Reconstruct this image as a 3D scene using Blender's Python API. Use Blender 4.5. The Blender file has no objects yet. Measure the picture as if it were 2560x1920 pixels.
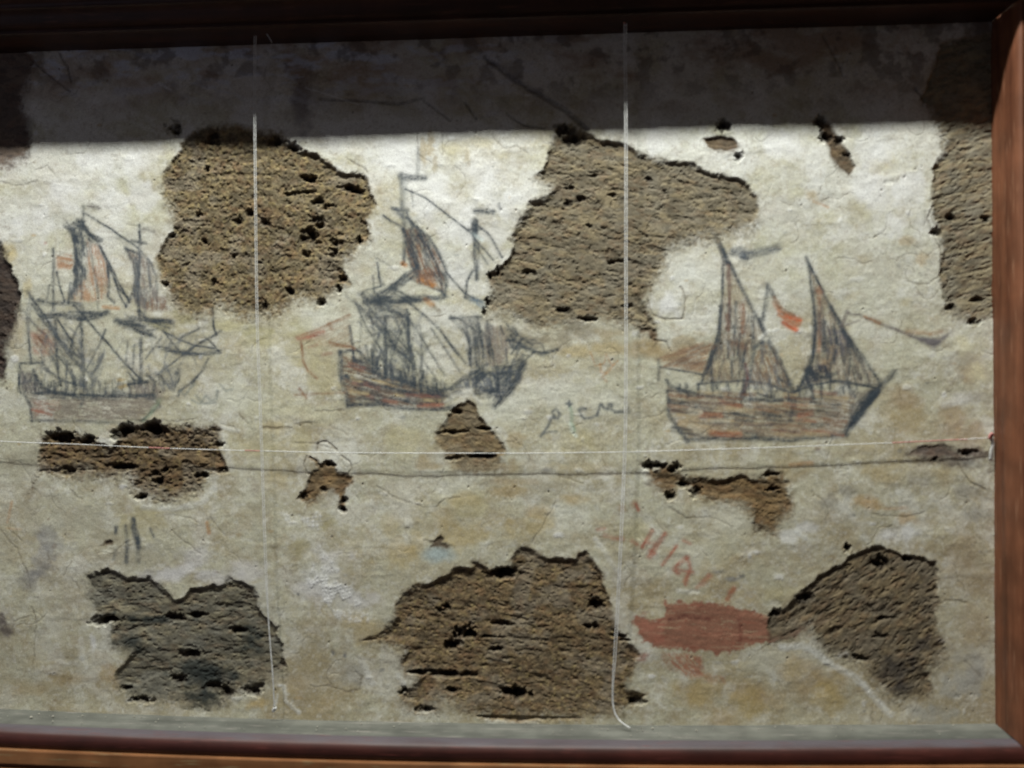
import bpy, math, random
import numpy as np
from mathutils import Vector, Matrix

random.seed(7)
S = bpy.context.scene
COL = S.collection

# ------------------------------------------------------------------ camera
PX = 0.0005                    # one photograph pixel is about half a millimetre on the wall
DIST = 1.10
YAW = math.radians(3.4)
ROLL = math.radians(0.27)
CAMP = Vector((DIST * math.sin(YAW), -DIST * math.cos(YAW), 0.0))
cam_data = bpy.data.cameras.new('camera')
cam = bpy.data.objects.new('camera', cam_data)
COL.objects.link(cam)
S.camera = cam
fw = (-CAMP).normalized()
right0 = fw.cross(Vector((0, 0, 1))).normalized()
up0 = right0.cross(fw)
RT = right0 * math.cos(ROLL) - up0 * math.sin(ROLL)
UP = up0 * math.cos(ROLL) + right0 * math.sin(ROLL)
R3 = Matrix((RT, UP, -fw)).transposed()
cam.matrix_world = Matrix.Translation(CAMP) @ R3.to_4x4()
cam_data.sensor_width = 36
cam_data.sensor_fit = 'HORIZONTAL'
cam_data.lens = 36 * DIST / (2560 * PX)
cam_data.clip_start = 0.02
cam_data.clip_end = 50
cam_data.dof.use_dof = True
cam_data.dof.focus_distance = 1.30
cam_data.dof.aperture_fstop = 2.0
FOC = DIST / PX                # focal length in photograph pixels


def at(px, py, d=0.0):
    """point at depth d in front of the wall seen at photograph pixel px, py"""
    r = fw * FOC + RT * (px - 1280) - UP * (py - 960)
    t = (-d - CAMP.y) / r.y
    return CAMP + r * t


# ------------------------------------------------------------------ light
world = bpy.data.worlds.new('World')
S.world = world
world.use_nodes = True
wb = world.node_tree.nodes['Background']
wb.inputs['Color'].default_value = (1.0, 0.84, 0.68, 1)
wb.inputs['Strength'].default_value = 0.031
S.view_settings.view_transform = 'Standard'
S.view_settings.look = 'None'
S.view_settings.exposure = 0.0
S.view_settings.gamma = 1.0


def lamp(name, loc, target, size, size_y, power, color):
    l = bpy.data.lights.new(name, 'AREA')
    l.shape = 'RECTANGLE'
    l.size = size
    l.size_y = size_y
    l.energy = power
    l.color = color
    o = bpy.data.objects.new(name, l)
    COL.objects.link(o)
    o.location = loc
    d = Vector(target) - Vector(loc)
    o.rotation_euler = d.to_track_quat('-Z', 'Y').to_euler()
    return o


lamp('ceiling_tube', (0.0, -0.60, 1.47), (0.0, 0, 0.0), 1.1, 0.055, 36, (0.97, 1.0, 0.93))
lamp('ceiling_lamp', (-1.30, -1.20, 2.65), (0.0, 0, 0.0), 0.12, 0.12, 42, (1.0, 0.98, 0.92))
lamp('window_glow', (-1.7, -1.9, 0.15), (-0.2, 0, 0.2), 0.9, 0.9, 2.2, (0.66, 0.72, 1.0))

# ------------------------------------------------------------------ helpers


def srgb(c):
    c = np.asarray(c, float) / 255.0
    return np.where(c <= 0.04045, c / 12.92, ((c + 0.055) / 1.055) ** 2.4)


def A(r, g, b, k=1.45):
    """base colour of something that reads r, g, b in the middle of the lit wall"""
    return np.clip(srgb((r, g, b)) * k, 0.004, 0.86)


def mat(name):
    m = bpy.data.materials.new(name)
    m.use_nodes = True
    nt = m.node_tree
    return m, nt, nt.nodes['Principled BSDF']


def node(nt, t, **kw):
    n = nt.nodes.new(t)
    for k, v in kw.items():
        setattr(n, k, v)
    return n


def link_mesh(name, me, m, parent=None):
    o = bpy.data.objects.new(name, me)
    COL.objects.link(o)
    if m:
        me.materials.append(m)
    if parent:
        o.parent = parent
    return o


# ------------------------------------------------------------------ noise
_rng = np.random.RandomState(11)
LAT = _rng.rand(8, 256, 256).astype(np.float32)


def vn(x, y, seed=0):
    L = LAT[seed % 8]
    x = x + (seed * 37.31)
    y = y + (seed * 17.77)
    xi = np.floor(x).astype(np.int32)
    yi = np.floor(y).astype(np.int32)
    fx = (x - xi).astype(np.float32)
    fy = (y - yi).astype(np.float32)
    fx = fx * fx * (3 - 2 * fx)
    fy = fy * fy * (3 - 2 * fy)
    x0 = xi & 255
    x1 = (xi + 1) & 255
    y0 = yi & 255
    y1 = (yi + 1) & 255
    a = L[y0, x0] * (1 - fx) + L[y0, x1] * fx
    b = L[y1, x0] * (1 - fx) + L[y1, x1] * fx
    return a * (1 - fy) + b * fy


def fbm(x, y, o=3, seed=0, gain=0.5):
    s = 0
    a = 1.0
    t = 0
    for i in range(o):
        s = s + a * vn(x, y, seed + i)
        t += a
        a *= gain
        c, q = 0.8, 0.6
        x, y = (c * x - q * y) * 2.03, (q * x + c * y) * 2.03
    return s / t


def sst(e0, e1, x):
    t = np.clip((x - e0) / (e1 - e0), 0, 1)
    return t * t * (3 - 2 * t)


# ------------------------------------------------------------------ the wall grid
# the wall is a height field; everything drawn on it is pigment on the same surface
STEP = 2.3 * PX
pL = at(-420, 960)
pR = at(2500, 960)
zT = at(1800, 20).z
zB = at(2500, 1835).z
NX = int((pR.x - pL.x) / STEP) + 1
NZ = int((zT - zB) / STEP) + 1
gx = pL.x + np.arange(NX) * STEP
gz = zB + np.arange(NZ) * STEP
GX, GZ = np.meshgrid(gx, gz)
_v = np.stack([GX - CAMP.x, np.full_like(GX, -CAMP.y), GZ - CAMP.z], -1)
_f = _v @ np.array(fw)
QX = (1280 + FOC * (_v @ np.array(RT)) / _f).astype(np.float32)
QY = (960 - FOC * (_v @ np.array(UP)) / _f).astype(np.float32)
del _v, _f
H = np.zeros((NZ, NX), np.float32)           # millimetres towards the viewer
C = np.zeros((NZ, NX, 3), np.float32)
ID = np.zeros((NZ, NX), np.int16)            # which part a point belongs to
IDA = np.zeros((NZ, NX), np.float32)


def box(x0, y0, x1, y1, m=12):
    xs, ys = [], []
    for (x, y) in ((x0 - m, y0 - m), (x1 + m, y0 - m), (x0 - m, y1 + m), (x1 + m, y1 + m)):
        p = at(x, y)
        xs.append((p.x - gx[0]) / STEP)
        ys.append((p.z - gz[0]) / STEP)
    i0 = max(0, int(min(ys)) - 1)
    i1 = min(NZ, int(max(ys)) + 2)
    j0 = max(0, int(min(xs)) - 1)
    j1 = min(NX, int(max(xs)) + 2)
    return slice(i0, max(i0 + 1, i1)), slice(j0, max(j0 + 1, j1))


def crop(ox, oy, s):
    return lambda pts: [(ox + x / s, oy + y / s) for x, y in pts]


K = 2212 / 640.0
F = crop(0, 0, 2212 / 2560.0)
L1 = crop(0, 400, K)
L2 = crop(0, 700, K)
C1 = crop(640, 400, K)
C2 = crop(700, 700, K)
B1 = crop(1100, 400, K)
R1 = crop(1560, 560, 2212 / 480.0)
R2 = crop(1600, 760, K)
R3c = crop(1920, 500, K)
M1 = crop(0, 1000, K)
M2 = crop(640, 1000, K)
M3 = crop(1280, 1000, K)
M4 = crop(1920, 1000, K)
D1 = crop(0, 1440, K)
D2 = crop(640, 1440, K)
D3 = crop(1280, 1440, K)
D4 = crop(1920, 1440, K)
T1 = crop(0, 0, 2212 / 900.0)
T2 = crop(800, 0, 2212 / 900.0)
T3 = crop(1660, 0, 2212 / 900.0)
W1 = crop(1300, 900, 2212 / 360.0)


def seg_dist(x, y, pts, closed=False):
    d = None
    n = len(pts)
    for i in range(n if closed else n - 1):
        ax, ay = pts[i]
        bx, by = pts[(i + 1) % n]
        vx, vy = bx - ax, by - ay
        L = vx * vx + vy * vy + 1e-6
        t = np.clip(((x - ax) * vx + (y - ay) * vy) / L, 0, 1)
        q = (x - ax - t * vx) ** 2 + (y - ay - t * vy) ** 2
        d = q if d is None else np.minimum(d, q)
    return np.sqrt(d)


def inside(x, y, pts):
    r = np.zeros(x.shape, bool)
    n = len(pts)
    for i in range(n):
        ax, ay = pts[i]
        bx, by = pts[(i + 1) % n]
        if ay == by:
            continue
        c = ((ay > y) != (by > y)) & (x < (bx - ax) * (y - ay) / (by - ay) + ax)
        r ^= c
    return r


def poly_sd(pts, warp=7, scale=22, m=30, seed=0):
    xs = [p[0] for p in pts]
    ys = [p[1] for p in pts]
    sl = box(min(xs), min(ys), max(xs), max(ys), m)
    x, y = QX[sl], QY[sl]
    if warp:
        wx = x + (fbm(x / scale, y / scale, 4, 3 + seed, 0.62) - 0.5) * 4 * warp
        wy = y + (fbm(x / scale, y / scale, 4, 5 + seed, 0.62) - 0.5) * 4 * warp
    else:
        wx, wy = x, y
    d = seg_dist(wx, wy, pts, True)
    return sl, np.where(inside(wx, wy, pts), d, -d)


def paint(sl, a, col):
    c = C[sl]
    c += (np.asarray(col, np.float32) - c) * a[..., None]


def claim(sl, a, pid):
    if not pid:
        return
    m = a > IDA[sl]
    IDA[sl][m] = a[m]
    ID[sl][m] = pid


BLACK = A(50, 58, 66)
GREY = A(92, 96, 100)
BROWN = A(112, 82, 62)
ORANGE = A(150, 108, 78)
RED = A(142, 96, 80)
DARK = A(48, 38, 28)


def stroke(pts, w=5, a=0.7, col=None, pid=0, cut=0.0, rough=0.6, wob=0.5, lo=0.0):
    """a drawn line: w full width in photograph pixels, rough = how broken the chalk is"""
    col = BLACK if col is None else col
    if pid:
        w, a = w * 1.25 + 1.6, min(1.0, a * 1.62)
    xs = [p[0] for p in pts]
    ys = [p[1] for p in pts]
    sl = box(min(xs), min(ys), max(xs), max(ys), w + 8)
    x, y = QX[sl], QY[sl]
    ph = (pts[0][0] * .37 + pts[0][1] * .21)
    wx = x + (fbm(x / 24 + ph, y / 24, 3, 1, .55) - 0.5) * 5 * wob
    wy = y + (fbm(x / 24 + ph, y / 24, 3, 2, .55) - 0.5) * 5 * wob
    d = seg_dist(wx, wy, pts)
    h = w * 0.5 + 1.3
    core = np.clip(1 - (d / h) ** 2, 0, 1)
    dx, dy = pts[-1][0] - pts[0][0], pts[-1][1] - pts[0][1]
    L = math.hypot(dx, dy) + 1e-6
    u = (x * dx + y * dy) / L
    v = (x * dy - y * dx) / L
    # the chalk skips: streaks along the stroke, grain of the wall, uneven pressure
    st = fbm(u / 14, v / 2.6 + ph, 2, 6)
    gr = vn(x / 3.2, y / 3.2, 3)
    pr = fbm(x / 26 + ph, y / 26, 2, 4)
    br = sst(.30, .70, .42 * st + .30 * gr + .28 * pr)
    if pid and w > 7:
        core = core * (.72 + .28 * sst(.35, .6, fbm(u / 40, v / 2.2 + ph, 2, 5)))
    al = core * a * (1 - rough * br)
    if pid:
        al = np.maximum(al, .20 * a * np.clip(1 - (d / (h + 5)), 0, 1))
    al = np.clip(al, 0, 1)
    paint(sl, al, col)
    claim(sl, np.clip(core * a, 0, 1), pid)
    if cut:
        H[sl] -= cut * np.clip(1 - d / h, 0, 1)


def fill(pts, col, a=0.4, ang=80, pid=0, fine=4.0, longy=26.0, warp=3, thr=0.35):
    """scumbled chalk inside an outline, with strokes running at angle ang (degrees)"""
    sl, sd = poly_sd(pts, warp, 18, 12)
    x, y = QX[sl], QY[sl]
    t = math.radians(ang)
    u = x * math.cos(t) + y * math.sin(t)
    v = -x * math.sin(t) + y * math.cos(t)
    n = .62 * fbm(u / longy, v / fine, 3, 3) + .20 * vn(x / 3.5, y / 3.5, 5) + .18 * fbm(x / 30, y / 30, 2, 1)
    m = sst(-5, 8, sd)
    al = np.clip(m * a * (.25 + .85 * sst(thr - .02, thr + 0.28, n)), 0, 1)
    paint(sl, al, col)
    if pid:
        claim(sl, np.where(sd > 0, 0.22, 0), pid)


def blob(pts, rx, ry=None, col=None, a=0.4, noise=0.7, h=0.0):
    ry = ry or rx
    for (cx, cy) in pts:
        sl = box(cx - rx, cy - ry, cx + rx, cy + ry, rx * 0.6 + 4)
        x, y = QX[sl], QY[sl]
        q = np.sqrt(((x - cx) / rx) ** 2 + ((y - cy) / ry) ** 2)
        q = q + (fbm(x / (rx * 0.5 + 4), y / (rx * 0.5 + 4), 3, 2) - 0.5) * noise * 1.6
        al = sst(1.15, 0.25, q) * a
        if col is not None:
            paint(sl, al, col)
        if h:
            H[sl] += h * sst(1.1, 0.3, q)


# ------------------------------------------------------------------ plaster ground
x, y = QX, QY
base = A(176, 174, 152)
C[:] = base
big = fbm(x / 210, y / 210, 4, 1)
mid = fbm(x / 60, y / 60, 4, 2)
sml = fbm(x / 17, y / 17, 3, 4)
full = (slice(None), slice(None))
low = sst(700, 1750, y)
paint(full, sst(0.42, 0.75, big) * (0.30 + 0.45 * low), A(165, 150, 112))
paint(full, sst(0.45, 0.8, mid) * (0.20 + 0.30 * low), A(150, 134, 98))
paint(full, sst(0.52, 0.78, fbm(x / 95, y / 70, 4, 6)) * 0.45, A(196, 196, 188))
paint(full, low * 0.22, A(150, 135, 102))
paint(full, sst(1700, 2300, x) * low * 0.25, A(150, 126, 88))
paint(full, sst(0.55, 0.80, fbm(x / 36, y / 30, 4, 7)) * 0.30, A(138, 116, 82))
paint(full, sst(0.58, 0.78, fbm(x / 26 + 9, y / 26, 3, 5)) * 0.28, A(200, 199, 190))
# scattered rubbed grey and fine dirt
paint(full, sst(0.46, 0.66, fbm(x / 120 + 3, y / 90, 6, 2, .68)) * (.22 + .22 * low), A(140, 124, 92))
paint(full, sst(0.50, 0.68, fbm(x / 80 + 7, y / 80, 6, 5, .70)) * (.50 - .2 * low), A(205, 204, 198))
paint(full, sst(0.54, 0.74, fbm(x / 8, y / 8, 3, 1, .7)) * .14, A(130, 116, 90))
paint(full, sst(0.54, 0.74, fbm(x / 7 + 5, y / 7, 3, 4, .7)) * .16, A(206, 204, 196))
paint(full, sst(1000, 350, y) * .50 * sst(.25, .6, fbm(x / 90, y / 70, 4, 3, .6)), A(212, 212, 206))  # whiter towards the top: brightness of the lit band put into the plaster colour
u = x * 0.87 + y * 0.5
v = -x * 0.5 + y * 0.87
paint(full, sst(0.55, 0.80, fbm(u / 30, v / 9, 4, 2)) * 0.16, A(120, 118, 108))
paint(full, sst(0.60, 0.85, fbm(x / 6, y / 6, 2, 3)) * 0.30, A(122, 104, 76))
paint(full, sst(0.64, 0.85, fbm(x / 9, y / 9, 2, 0)) * 0.30, A(205, 204, 196))
H += (fbm(x / 260, y / 260, 2, 3) - 0.5) * 3
H += (fbm(x / 70, y / 70, 3, 5) - 0.5) * 1.6
H += (sml - 0.5) * 0.55
H += (fbm(x / 6, y / 6, 2, 6) - 0.5) * 0.22
# ridge of trowel marks
H += sst(0.5, 0.9, fbm(x / 90 + y / 200, y / 26, 3, 1)) * 0.35

# ------------------------------------------------------------------ stains (their own shapes), and painted sheen and shade in the top band
OCH = A(158, 128, 72)
GRY = A(128, 126, 122)
WHT = A(206, 207, 204)
for pts, rx, ry, col, a in [
        (L1([(1060, 270)]), 22, 12, A(172, 166, 118), .5), (L1([(290, 650)]), 12, 5, OCH, .7), (L1([(390, 715)]), 6, 5, RED, .8),
        (L1([(60, 760), (100, 830)]), 22, 26, A(176, 158, 104), .6), (L1([(240, 1100)]), 16, 26, A(176, 158, 104), .5),
        (L1([(150, 1500)]), 30, 60, A(168, 150, 112), .5), (F([(150, 400), (420, 320), (240, 430)]), 60, 40, WHT, .5),
        (F([(960, 420), (1040, 380), (900, 330), (1100, 450)]), 60, 60, WHT, .6), (F([(1900, 420), (1700, 320), (1880, 330)]), 60, 60, WHT, .6),
        (F([(1750, 420), (1960, 520), (1990, 560)]), 26, 18, OCH, .45), (F([(1870, 560), (1900, 700), (1960, 650), (1840, 640)]), 24, 16, A(160, 146, 104), .4),
        (F([(1800, 760), (1780, 790)]), 20, 26, A(158, 118, 66), .55), (F([(2100, 800), (2060, 900), (1950, 860), (2100, 950)]), 50, 45, A(150, 122, 84), .5),
        (F([(2080, 745), (2110, 800)]), 32, 30, A(190, 184, 150), .7), (F([(2070, 860)]), 34, 18, WHT, .4),
        (F([(2070, 1000), (2010, 980)]), 60, 18, A(104, 104, 104), .6), (F([(2080, 1060), (2110, 1110)]), 40, 22, GRY, .5),
        (F([(1880, 1090), (1860, 1080), (1960, 1120)]), 34, 20, A(166, 128, 66), .5), (F([(1920, 1160), (1960, 1150)]), 32, 22, WHT, .7),
        (F([(1740, 1140), (1700, 1160)]), 34, 20, WHT, .6), (F([(1790, 1080), (1830, 1060)]), 30, 22, A(112, 108, 100), .5),
        (F([(1100, 1060), (1240, 1080), (1160, 1110), (1010, 1080)]), 50, 22, A(162, 134, 76), .5),
        (F([(960, 1120), (850, 1130), (900, 1180)]), 36, 40, A(160, 140, 92), .45), (F([(870, 1050), (870, 1100)]), 50, 40, A(188, 184, 172), .5),
        (F([(700, 1130), (650, 1180)]), 30, 30, A(150, 140, 96), .6), (F([(700, 1250), (740, 1300)]), 60, 46, A(186, 186, 182), .55),
        (F([(90, 1220), (60, 1250), (110, 1180), (100, 1150)]), 30, 36, A(118, 116, 118), .6), (F([(15, 1360), (5, 1340)]), 22, 26, A(88, 78, 76), .8),
        (F([(400, 1230), (370, 1240), (450, 1240)]), 50, 20, A(178, 176, 176), .7), (F([(230, 1190), (240, 1180)]), 14, 8, A(200, 198, 180), .8),
        (F([(150, 1470), (60, 1490)]), 60, 30, A(150, 128, 84), .5), (F([(250, 1460)]), 40, 40, A(160, 130, 84), .5),
        (F([(90, 1400), (120, 1350)]), 30, 50, A(176, 172, 156), .5), (F([(200, 1390)]), 10, 24, WHT, .7), (F([(550, 1520)]), 34, 18, A(165, 140, 84), .7),
        (F([(700, 1520), (640, 1480)]), 40, 30, A(160, 140, 100), .5), (F([(760, 1460)]), 40, 40, A(110, 106, 100), .35),
        (F([(720, 1410), (745, 1415)]), 8, 9, A(84, 86, 92), .8), (F([(645, 1285)]), 7, 7, A(60, 62, 64), .9), (F([(880, 1140)]), 9, 4, A(70, 60, 48), .8),
        (F([(1640, 1500), (1560, 1560), (1500, 1500), (1750, 1480)]), 70, 50, A(152, 124, 78), .5),
        (F([(1720, 1440), (1800, 1470)]), 50, 50, A(160, 134, 80), .5), (F([(1640, 1440), (1680, 1420)]), 40, 26, A(176, 172, 152), .6),
        (F([(2100, 1350), (2080, 1200), (2120, 1250)]), 50, 70, A(150, 130, 98), .45), (F([(2080, 1480), (2110, 1450)]), 40, 40, A(150, 150, 148), .6),
        (F([(1450, 1350), (1480, 1250), (1600, 1150)]), 50, 60, A(170, 168, 148), .4), (F([(1580, 1250), (1550, 1235)]), 26, 7, A(96, 98, 104), .6),
        (F([(1605, 1245)]), 10, 8, A(80, 84, 94), .8), (F([(1440, 760), (1400, 750)]), 60, 30, A(160, 136, 92), .6),
        (F([(1470, 770), (1510, 790)]), 44, 24, A(132, 110, 88), .5), (F([(1310, 750), (1240, 760)]), 60, 20, A(172, 152, 102), .6),
        (F([(1440, 660)]), 44, 38, A(205, 206, 202), .85), (F([(1530, 610), (1480, 590)]), 50, 36, A(196, 197, 190), .6),
        (F([(1450, 820), (1250, 850)]), 60, 60, A(180, 178, 160), .4), (F([(640, 720), (560, 740), (500, 700)]), 50, 20, A(170, 162, 118), .7),
        (F([(640, 880), (700, 900), (560, 880)]), 50, 30, A(184, 180, 150), .5), (F([(590, 920), (600, 1040)]), 40, 26, A(176, 156, 104), .4),
        (F([(930, 310), (915, 330)]), 12, 40, A(158, 142, 106), .7), (F([(1040, 310), (980, 320)]), 40, 20, A(178, 168, 128), .4),
        (F([(260, 820), (265, 835)]), 14, 8, A(176, 148, 82), .8), (F([(1010, 340), (940, 350)]), 9, 30, A(150, 134, 100), .5),
        (F([(560, 790), (430, 800)]), 70, 30, A(172, 168, 148), .4), (F([(1270, 1010)]), 70, 20, A(160, 140, 96), .4),
        (F([(1180, 1015)]), 20, 9, A(118, 116, 118), .6), (F([(1345, 1100), (1370, 1090)]), 16, 16, A(150, 116, 80), .5),
        (F([(1040, 1010), (1100, 1040)]), 80, 14, A(150, 124, 82), .5), (F([(700, 1020)]), 20, 10, A(168, 160, 128), .5),
        (T1([(1450, 300), (1620, 390), (1400, 400), (600, 350), (420, 270), (1700, 300)]), 34, 16, A(196, 200, 215), .7),  # bluish sheen of the shaded band, painted in here and in the next row
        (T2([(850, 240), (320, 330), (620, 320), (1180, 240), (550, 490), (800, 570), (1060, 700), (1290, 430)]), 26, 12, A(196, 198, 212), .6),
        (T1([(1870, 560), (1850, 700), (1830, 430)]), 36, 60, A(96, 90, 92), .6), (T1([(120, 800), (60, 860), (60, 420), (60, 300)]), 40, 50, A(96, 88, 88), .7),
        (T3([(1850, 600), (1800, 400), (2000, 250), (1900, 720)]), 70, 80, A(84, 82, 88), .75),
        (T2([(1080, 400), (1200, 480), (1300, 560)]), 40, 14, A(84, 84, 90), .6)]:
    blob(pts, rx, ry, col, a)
_r = random.Random(5)
for i in range(260):
    cx, cy = _r.uniform(-380, 2470), _r.uniform(60, 1780)
    if _r.random() < .6:
        blob([(cx, cy)], _r.uniform(4, 12), _r.uniform(2.5, 7), _r.choice([OCH, BROWN, GREY, A(96, 78, 58)]), _r.uniform(.25, .6))
    else:
        blob([(cx, cy)], _r.uniform(5, 18), _r.uniform(4, 10), WHT, _r.uniform(.3, .7), h=.3)
for i in range(70):
    cx, cy = _r.uniform(-380, 2470), _r.uniform(60, 1780)
    p = [(cx, cy)]
    an = _r.uniform(-.3, 1.1)
    for k in range(_r.randint(2, 5)):
        an += _r.uniform(-.6, .6)
        p.append((p[-1][0] + 18 * math.cos(an), p[-1][1] + 18 * math.sin(an)))
    stroke(p, 2, _r.uniform(.12, .35), A(110, 96, 74), rough=.8, cut=.15, wob=2.5)

paint(full, sst(330, 180, y) * (.30 + .5 * sst(.40, .7, fbm(x / 130, y / 60, 5, 3, .65))), A(132, 104, 80))  # brown cast of the shadow band, painted into the plaster colour
paint(full, sst(330, 120, y) * sst(.48, .68, fbm(x / 60, y / 22, 4, 6, .6)) * sst(1700, 900, x) * .6, A(176, 184, 215))  # bluish sheen on the left of the band, painted in
paint(full, sst(330, 120, y) * sst(.50, .66, fbm(x / 40, y / 40, 4, 2, .6)) * .6, A(84, 70, 62))  # darker mottling towards the rail, shade painted into the colour
Yl = C.mean(-1, keepdims=True)
C[:] = C * .84 + Yl * .16 * np.array((1.0, 1.0, .985), np.float32)
# hairline crazing and pin holes
_r = random.Random(21)
for i in range(230):
    p = [(_r.uniform(-380, 2470), _r.uniform(60, 1790))]
    an = _r.choice([0, .2, .9, 1.4, 2.6]) + _r.uniform(-.4, .4)
    for k in range(_r.randint(3, 11)):
        an += _r.uniform(-.7, .7)
        p.append((p[-1][0] + 9 * math.cos(an), p[-1][1] + 9 * math.sin(an)))
    stroke(p, 1.3, _r.uniform(.25, .6), A(88, 76, 58), rough=.6, cut=.35, wob=1)
for i in range(240):
    blob([(_r.uniform(-380, 2470), _r.uniform(60, 1790))], _r.uniform(1.6, 4), None, A(78, 66, 50), _r.uniform(.4, .9), .3, -.8)
for i in range(60):
    blob([(_r.uniform(-380, 2470), _r.uniform(330, 1790))], _r.uniform(8, 20), _r.uniform(5, 12), A(206, 204, 196), _r.uniform(.2, .5), 1.2, _r.uniform(-.7, .7))
# brush marks across the shaded top and the dark diagonal crack there
stroke(T2([(0, 610), (260, 620), (480, 640), (640, 600)]), 9, .6, A(60, 58, 66), cut=1.0)
stroke(T2([(1020, 350), (1180, 480), (1330, 570), (1500, 670), (1640, 790)]), 16, .7, A(58, 58, 66), cut=2.2)
stroke(T2([(640, 620), (800, 740)]), 6, .5, A(60, 58, 66), cut=1)
stroke(T2([(1150, 700), (1250, 770), (1380, 790)]), 7, .6, A(60, 58, 60), cut=1.5)
stroke(T2([(890, 630), (960, 730)]), 7, .6, A(60, 58, 60), cut=1.5)
stroke(T1([(1880, 540), (2200, 640)]), 3, .5, WHT)
stroke(T1([(980, 510), (1050, 550)]), 6, .7, WHT)
stroke(T1([(160, 330), (260, 430), (430, 560)]), 6, .6, A(70, 66, 68), cut=1)
stroke(T1([(370, 330), (420, 420), (440, 500)]), 7, .6, A(70, 66, 68), cut=1.5)
stroke(T3([(980, 220), (1070, 380), (1100, 460)]), 8, .5, A(76, 68, 64), cut=1.2)
stroke(T3([(1540, 540), (1610, 620)]), 8, .6, A(60, 58, 66), cut=1.5)

# ------------------------------------------------------------------ paint marks on the plaster
for pts, rx, ry, col, a in [
        (F([(1090, 715), (1150, 735), (1210, 735), (1260, 715), (1060, 740)]), 44, 22, A(132, 124, 106), .7),
        (F([(1320, 720), (1400, 745), (1450, 770), (1480, 740)]), 50, 20, A(140, 124, 92), .6),
        (F([(350, 700), (400, 690), (560, 715), (640, 700)]), 40, 20, A(150, 144, 104), .6),
        (F([(930, 860), (960, 960), (1110, 950), (920, 1000), (1110, 1010)]), 30, 24, A(146, 128, 94), .55),
        (F([(130, 420), (80, 480), (200, 350), (300, 420), (290, 360)]), 56, 44, A(226, 228, 224), .6),
        (F([(900, 420), (980, 500), (1060, 420), (1000, 600), (860, 340), (1080, 500)]), 60, 60, A(226, 228, 226), .6),
        (F([(1670, 310), (1900, 330), (1960, 400), (1930, 480), (1870, 400), (1420, 305)]), 50, 50, A(222, 224, 218), .6),
        (F([(660, 760), (700, 820), (880, 950), (1240, 950), (640, 960), (1000, 1090), (300, 1130), (540, 960), (1380, 1160), (1700, 1280)]), 66, 44, A(166, 158, 122), .5),
        (F([(1100, 880), (1200, 850), (1300, 880), (700, 700), (520, 860), (1580, 1120), (1500, 1200), (1240, 1120)]), 80, 50, A(196, 196, 184), .5),
        (F([(1560, 800), (1960, 900), (1900, 1020), (2040, 1020), (1700, 1010)]), 60, 34, A(152, 134, 96), .5),
        (F([(50, 1000), (60, 1100), (200, 1130), (130, 1100), (300, 1200), (20, 1180)]), 60, 50, A(150, 146, 130), .5),
        (F([(1000, 1160), (1150, 1140), (860, 1200), (780, 1350), (1500, 1500), (1620, 1520), (1780, 1510)]), 60, 44, A(158, 138, 88), .5),
        (F([(480, 1250), (420, 1210), (540, 1230), (330, 1250), (680, 1280), (780, 1300), (720, 1200)]), 50, 32, A(188, 186, 186), .6),
        (F([(2060, 1000), (2000, 1040), (2110, 1060), (2080, 780), (2110, 860)]), 50, 26, A(128, 122, 112), .45),
        (F([(2090, 1470), (2060, 1500), (2110, 1420), (1990, 1540), (2040, 1540)]), 50, 34, A(152, 150, 142), .7),
        (F([(1480, 1280), (1420, 1220), (1560, 1180), (1640, 1240)]), 50, 40, A(172, 170, 150), .5)]:
    blob(pts, rx, ry, col, a, 1.0)
# long cracks
for p, w, a in [(M2([(1040, 740), (1180, 830), (1290, 870), (1400, 920), (1540, 930), (1640, 860), (1760, 850)]), 4, .75),
                (M2([(60, 240), (180, 235), (310, 240)]), 7, .85), (M2([(330, 215), (490, 200)]), 7, .8), (M2([(520, 100), (640, 95), (750, 80)]), 5, .75),
                (M3([(380, 890), (280, 1050), (180, 1230)]), 2, .6), (M3([(400, 650), (500, 690), (620, 725)]), 4, .6),
                (M1([(1820, 1020), (1880, 1100), (1950, 1180)]), 5, .7), (M1([(1510, 1160), (1640, 1250), (1740, 1330)]), 4, .6),
                (M1([(600, 770), (650, 830), (710, 850)]), 6, .7), (M1([(0, 1120), (140, 1290), (230, 1480), (260, 1640)]), 4, .5),
                (D1([(270, 260), (310, 340), (290, 560), (280, 800)]), 4, .6), (D2([(480, 950), (640, 950), (800, 1010), (900, 980), (920, 870), (860, 820)]), 6, .6),
                (D2([(900, 560), (1010, 530), (1110, 480)]), 6, .8), (R3c([(1200, 710), (1400, 720), (1480, 650)]), 6, .8), (R3c([(1100, 520), (1200, 460), (1290, 470)]), 4, .4),
                (T2([(600, 820), (600, 950), (680, 1000)]), 4, .6), (T2([(750, 830), (755, 960)]), 4, .5), (T2([(1060, 830), (1110, 910), (1200, 900), (1280, 940)]), 3, .5),
                (T2([(160, 970), (240, 1030)]), 3, .6), (C1([(820, 0), (920, 60), (980, 120)]), 4, .7), (L1([(0, 190), (150, 220), (330, 190)]), 5, .35),
                (L1([(310, 90), (400, 50), (470, 110)]), 4, .4), (D4([(1480, 240), (1540, 200), (1720, 220)]), 6, .75), (D4([(1330, 160), (1460, 200)]), 5, .7),
                (M3([(0, 300), (60, 390)]), 5, .4), (M3([(1360, 930), (1500, 1020), (1700, 1010), (1900, 1090)]), 7, .6), (M2([(340, 370), (560, 380), (700, 430)]), 4, .5),
                (D4([(1700, 740), (1850, 870)]), 10, .5), (M4([(1040, 650), (1060, 720)]), 5, .5), (M4([(900, 1000), (1200, 1000), (1350, 960)]), 6, .45),
                (M1([(1830, 220), (2010, 220), (2060, 290)]), 5, .5), (M1([(1000, 170), (1500, 190), (1700, 170)]), 3, .3)]:
    stroke(p, w * .85, a * .8, A(78, 66, 50), cut=.35, rough=.6, wob=2.4)
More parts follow.
